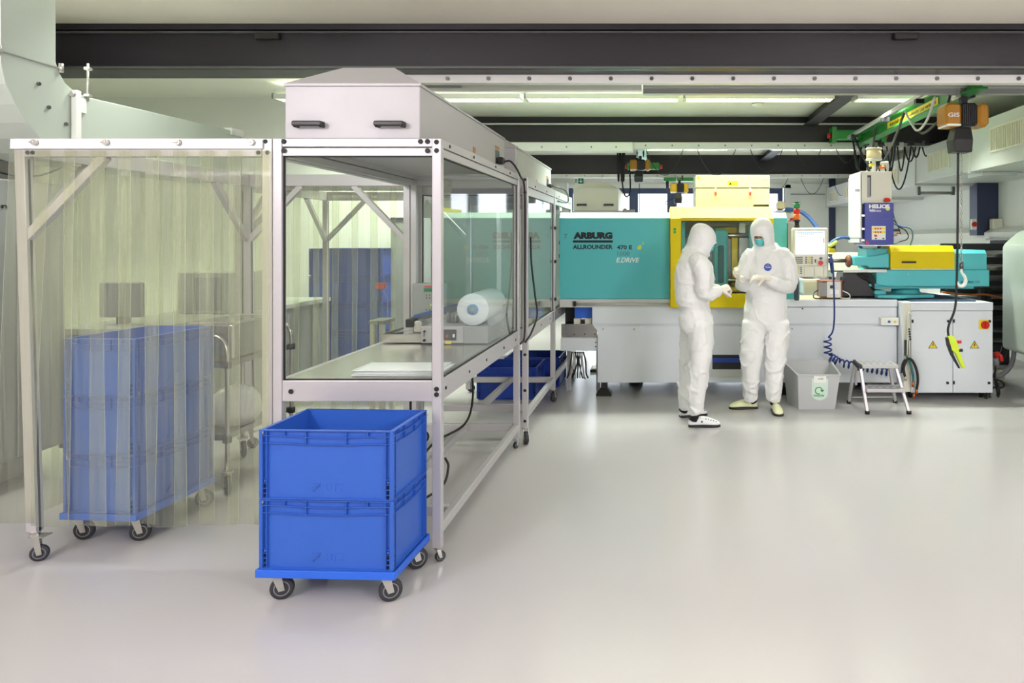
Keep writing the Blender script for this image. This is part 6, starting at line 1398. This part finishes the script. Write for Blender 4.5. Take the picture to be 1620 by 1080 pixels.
def person(label, base, chains, head, ow, gloves, shoes, socks, seed=0):
    t = thing('person', label, 'person', base)
    # suit
    mb = MB()
    for pts, rad, ref in chains: limb(mb, pts, rad, ref)
    head.shell(mb, HOOD)
    V, F, N_ = remesh(mb, .0105, 6)
    out = []
    for v, n in zip(V, N_):
        q = v*1.0+Vector((seed,0,0))
        hl = head.loc(v)
        soft = .35 if (abs(hl.x) < .12 and abs(hl.y) < .14 and hl.z > -.14) else 1.0
        a = 1-abs(noise.noise(Vector((q.x*6, q.y*6, q.z*7)))*2); bb = 1-abs(noise.noise(Vector((q.x*16+3, q.y*16, q.z*22)))*2); cdd = noise.noise(Vector((q.x*4,q.y*4,q.z*3)))
        fold = 1-abs(math.sin(q.z*40+7*noise.noise(q*4)+q.x*14))
        low = max(0, min(1, (1.0-v.z)*2.2))
        cre = max(0, 1-abs(noise.noise(Vector((q.x*7+q.z*3, q.y*7, q.z*5.5-q.x*4)))*7)); out.append(v+n*soft*(.005*a*a+.002*bb*bb+.010*cdd+.014*cre*cre*(.4+.6*low+.3*a)+.003*fold*fold*low*(.6+noise.noise(q*3))-.004))
    V = out
    # cut the face opening
    kill = set()
    for i, v in enumerate(V):
        h_ = head.loc(v)
        ew = ow if h_.z < -.004 else .5*(ow+.054)
        if h_.y > .03 and (abs(h_.x)/ew)**3.2+(abs(h_.z+.046)/.064)**3.2 < 1: kill.add(i)
    keep = [f for f in F if not any(i in kill for i in f)]
    used = sorted({i for f in keep for i in f}); mp = {a: i for i, a in enumerate(used)}
    V2 = [V[i] for i in used]; F2 = [[mp[i] for i in f] for f in keep]
    so = from_vf(V2, F2, 'coverall', 'suit_white', t); md = so.modifiers.new('thick', 'SOLIDIFY'); md.thickness = .004; md.offset = -1
    bv0 = BVHTree.FromPolygons(V, F); ringo = []; ringi = []
    for i in range(44):
        a_ = 2*PI*i/44; ca, sa = math.cos(a_), math.sin(a_); e_ = 2/3.2
        x_ = ow*1.03*math.copysign(abs(ca)**e_, ca); z_ = -.046+.066*math.copysign(abs(sa)**e_, sa)
        h0 = head.p(x_, .30, z_); hit = bv0.ray_cast(h0, -head.f)[0]
        if hit is None or head.loc(hit).y < .02: hit = head.p(x_, .05, z_)
        ringo.append(hit+head.f*.002); l_ = head.loc(hit); ringi.append(head.p(l_.x*.84, l_.y-.022, -.046+(l_.z+.046)*.86))
    MB().tube(ringo+[ringo[0]], .0065, 8).build('hood_hem', 'suit_white', t)
    MB().loft([ringo, ringi], cap=False).build('hood_lining', 'suit_white', t)
    # body under the suit with head and face
    mb = MB()
    for pts, rad, ref in chains: limb(mb, pts, [(r[0]*.72, r[1]*.72) for r in rad], ref)
    head.shell(mb, [(u, a*1.1, d*1.06, o_) for u, a, d, o_ in SKULL])
    limb(mb, [head.p(0,.086,.012), head.p(0,.104,-.018), head.p(0,.112,-.036)], [(.009,.009),(.012,.012),(.015,.012)], head.r, 10)
    limb(mb, [head.p(-.034,.080,.018), head.p(0,.090,.016), head.p(.034,.080,.018)], [(.008,.008)]*3, head.f, 10)
    for s_ in (-1, 1): limb(mb, [head.p(s_*.074,-.01,.02), head.p(s_*.078,-.014,-.03)], [(.012,.006)]*2, head.f, 10)
    limb(mb, [head.p(0,.0,-.10), head.p(0,-.02,-.2)], [(.052,.055)]*2, head.r, 16)
    V3, F3, N3 = remesh(mb, .009, 2); from_vf(V3, F3, 'body', 'skin', t)
    for s_ in (-1, 1):
        e = MB().lathe([(.0005,-.0115),(.006,-.0095),(.0105,-.004),(.0115,0),(.0105,.004),(.006,.0095),(.0005,.0115)], head.p(s_*.031,.083,.0), 14).build('eye', 'eye_white', t)
        MB().cyl(head.p(s_*.031,.083,-.001)+head.f*.0105, head.p(s_*.031,.083,-.001)+head.f*.0125, .0055, n=12).build('iris', 'brow', e)
        MB().tube([head.p(s_*.016,.104,.013), head.p(s_*.032,.100,.016), head.p(s_*.047,.090,.012)], .0035, 6).build('eyebrow', 'brow', t)
    # mask
    g = []; nu, nv = 14, 10
    for j in range(nv+1):
        z = -.018-.094*j/nv; w_ = 1-.35*(j/nv)**2
        for i in range(nu+1):
            a = (i/nu-.5)*2*math.radians(78)
            nose = .020*math.exp(-(a/.42)**2)*max(0, 1-abs(j/nv-.28)*1.25)
            pl = .0015*math.sin(j*2.1)
            g.append(head.p(math.sin(a)*.083*w_, math.cos(a)*(.107+nose+pl)*(1-.16*(j/nv)**2)+.0, z))
    fs = [(j*(nu+1)+i, j*(nu+1)+i+1, (j+1)*(nu+1)+i+1, (j+1)*(nu+1)+i) for j in range(nv) for i in range(nu)]
    k_ = len(g); mo = MB().add(g+[p-head.f*.002 for p in g], fs+[tuple(reversed([q+k_ for q in f])) for f in fs], True).build('face_mask', 'mask_teal', t)
    top = [head.p(math.sin(a)*.084, math.cos(a)*(.109+.018*math.exp(-(a/.42)**2)), -.017) for a in [math.radians(-76+152*i/16) for i in range(17)]]
    MB().tube(top, .0018, 6).build('mask_edge', 'ink_white', mo)
    for g_ in gloves: glove(t, *g_[0], **g_[1])
    for s_ in shoes: shoe(t, *s_)
    for a, b2 in socks: MB().tube([a, Vector(a).lerp(Vector(b2), .5), b2], [.036,.038,.042], 14).build('sock', 'sock_black', t)
    return t, BVHTree.FromPolygons(V2, F2)
def R(px, py, dy=0.): return W(px, py, 6.74+dy)
k_ = 1/169.
hR = Head(R(1205.5,367.5,-.04), (-.46,-.80,-.40), .97)
chR = [([R(1210,512), R(1210,496), R(1212,474,-.01), R(1213,446,-.01), R(1213,420,0), R(1213,404,.01), R(1211,395,.01), R(1209,386,.0)],
        [(.200,.15),(.205,.16),(.190,.150),(.190,.152),(.190,.150),(.172,.125),(.125,.105),(.082,.095)], (1,0,0)),
       ([R(1192,510), R(1190,535,-.01), R(1188.5,562,-.02), R(1188,590,0), R(1188,612,.03), R(1188,629,.05)], [(.115,.13),(.108,.12),(.097,.105),(.082,.095),(.080,.088),(.070,.082)], (1,0,0)),
       ([R(1230,510), R(1229,535,-.01), R(1227,562,-.03), R(1225,590,-.03), R(1224.5,612,-.03), R(1225,630,-.03)], [(.112,.13),(.108,.12),(.097,.105),(.083,.095),(.083,.09),(.070,.082)], (1,0,0)),
       ([R(1192,404), R(1184,414), R(1179,432), R(1177,448,-.02)], [(.085,.09),(.080,.088),(.075,.082),(.07,.075)], (0,1,0)),
       ([R(1178,450,-.02), R(1175,449,-.10), R(1171.5,443,-.21)], [(.072,.070),(.064,.062),(.045,.045)], (1,0,0)),
       ([R(1233,404), R(1243,413), R(1249,432), R(1250,450,-.02)], [(.088,.09),(.085,.09),(.078,.085),(.073,.078)], (0,1,0)),
       ([R(1250,451,-.02), R(1240,452,-.13), R(1226,447,-.22), R(1215,442,-.27)], [(.075,.072),(.072,.066),(.058,.055),(.043,.042)], (0,1,.3))]
chR.append(([R(1208,376,-.01), R(1209,386,.01), R(1210,394,.02), R(1212,404,.02)], [(.085,.085),(.102,.095),(.135,.10),(.17,.11)], (1,0,0)))
gR = [((R(1170.5,441,-.235), (-.60,-.35,.60), (.75,-.2,.35), -1, (1.05,1.1,1.1,1.0)), dict(thumb=.9, k=1.02)),
      ((R(1211,439.5,-.29), (-.93,-.2,.10), (.0,.35,-.95), 1, (.62,.6,.5,.35)), dict(thumb=.7, k=1.02))]
shR = [(( wx(1198,6.86), 6.84, 0), math.radians(183), .275, 'clog_cream'), ((wx(1224.5,6.78), 6.79, 0), math.radians(-88), .275, 'clog_cream')]
skR = [(R(1189,628,.07), (wx(1191,6.84), 6.835, .07)), (R(1225,630,-.02), (wx(1225,6.74), 6.74, .07))]
PR, bvR = person('person in white hooded coverall facing the camera, looking down at gloved hands, cream clogs', (R(1210,649).x, 6.74, 0), chR, hR, .054, gR, shR, skR, seed=3)
# chest badge and zip placket
def decal(bvh, cx, cz, pts, name, m, parent, y0=5.5, lift=.004):
    P = []
    for (x, z) in pts:
        h_, n_, i_, d_ = bvh.ray_cast(Vector((cx+x, y0, cz+z)), Vector((0,1,0)))
        P.append(h_ if h_ else Vector((cx+x, 6.6, cz+z)))
    ymin = min(p.y for p in P)
    Q = [Vector((p.x, p.y*.3+ymin*.7-lift, p.z)) for p in P]; n_ = len(Q)
    return MB().add(Q+[q+Vector((0,.003,0)) for q in Q], [tuple(range(n_)), tuple(range(n_,2*n_))[::-1]]+[(i,(i+1)%n_,(i+1)%n_+n_,i+n_) for i in range(n_)]).build(name, m, parent), ymin
bc = R(1214.5,422.5,-.15)
bo, ym = decal(bvR, bc.x, bc.z, [(math.cos(2*PI*i/20)*.035, math.sin(2*PI*i/20)*.035) for i in range(20)], 'badge', 'badge_blue', PR, lift=.006)
text('badge_text', 'Tyvek', bc.x-.024, bc.x+.026, bc.z-.009, bc.z+.008, ym-.0065, 'ink_white', bo, bold=.02)
text('badge_text', 'DUPONT', bc.x-.012, bc.x+.012, bc.z+.016, bc.z+.022, ym-.0065, 'ink_white', bo, bold=.02)
def L(px, py, dy=0.): return W(px, py, 6.2+dy)
hL = Head(L(1111,379,.02), (.90,.16,-.36), .98)
chL = [([L(1102,515), L(1100,502), L(1099,487), L(1096.5,472), L(1095.5,456), L(1095.5,434), L(1097,416), L(1100,405), L(1103,395,.02)],
        [(.165,.150),(.168,.150),(.148,.122),(.178,.150),(.182,.150),(.188,.152),(.17,.122),(.125,.10),(.09,.085)], (.35,.94,0)),
       ([L(1107,513,-.06), L(1108.5,540,-.07), L(1108,568,-.08), L(1104,596,-.07), L(1102,625,-.06), L(1101,650,-.05)], [(.125,.112),(.118,.104),(.105,.090),(.092,.080),(.085,.073),(.074,.067)], (0,1,0)),
       ([L(1093,513,.10), L(1090,540,.16), L(1087.5,568,.20), L(1086,596,.23), L(1084,622,.26), L(1084,643,.28)], [(.12,.105),(.112,.092),(.10,.078),(.088,.068),(.08,.062),(.070,.058)], (0,1,0)),
       ([L(1102,413,-.13), L(1109,420,-.18), L(1113,440,-.20), L(1112,458,-.19)], [(.082,.085),(.082,.085),(.077,.082),(.072,.075)], (1,0,0)),
       ([L(1112,461,-.19), L(1122,465,-.17), L(1131,462,-.14), L(1138,458.5,-.10)], [(.073,.070),(.066,.062),(.056,.052),(.042,.040)], (0,1,0)),
       ([L(1103,412,.17), L(1112,422,.22), L(1117,440,.24), L(1118,456,.22)], [(.08,.085),(.08,.085),(.075,.08),(.07,.072)], (1,0,0)),
       ([L(1118,457,.22), L(1126,459,.16), L(1134,458,.06)], [(.068,.066),(.056,.054),(.04,.04)], (0,1,0))]
chL.append(([L(1107,388,.02), L(1102,397,.02), L(1099,405,.01), L(1098,414,0)], [(.088,.088),(.105,.105),(.125,.115),(.15,.115)], (.3,.95,0)))
gL = [((L(1138.5,458,-.095), (.88,.28,.22), (-.1,.55,-.8), -1, (1.1,1.15,1.2,1.2)), dict(thumb=.9)),
      ((L(1135,457,.04), (.75,-.30,.05), (.1,-.4,-.85), 1, (.8,.85,.9,.9)), dict(thumb=.9))]
shL = [((wx(1089,6.16), 6.17, 0), math.radians(3), .275, 'clog_white', True), ((wx(1075.5,6.5), 6.49, 0), math.radians(22), .27, 'clog_white', True)]
skL = [(L(1101,649,-.05)+Vector((-.0,0,0)), (wx(1097,6.17), 6.17, .06)), (L(1084,642,.28), (wx(1081,6.5), 6.50, .06))]
PL, bvL = person('person in white hooded coverall seen from behind the shoulder, facing right, white clogs', (L(1102,672).x, 6.2, 0), chL, hL, .082, gL, shL, skL, seed=11)
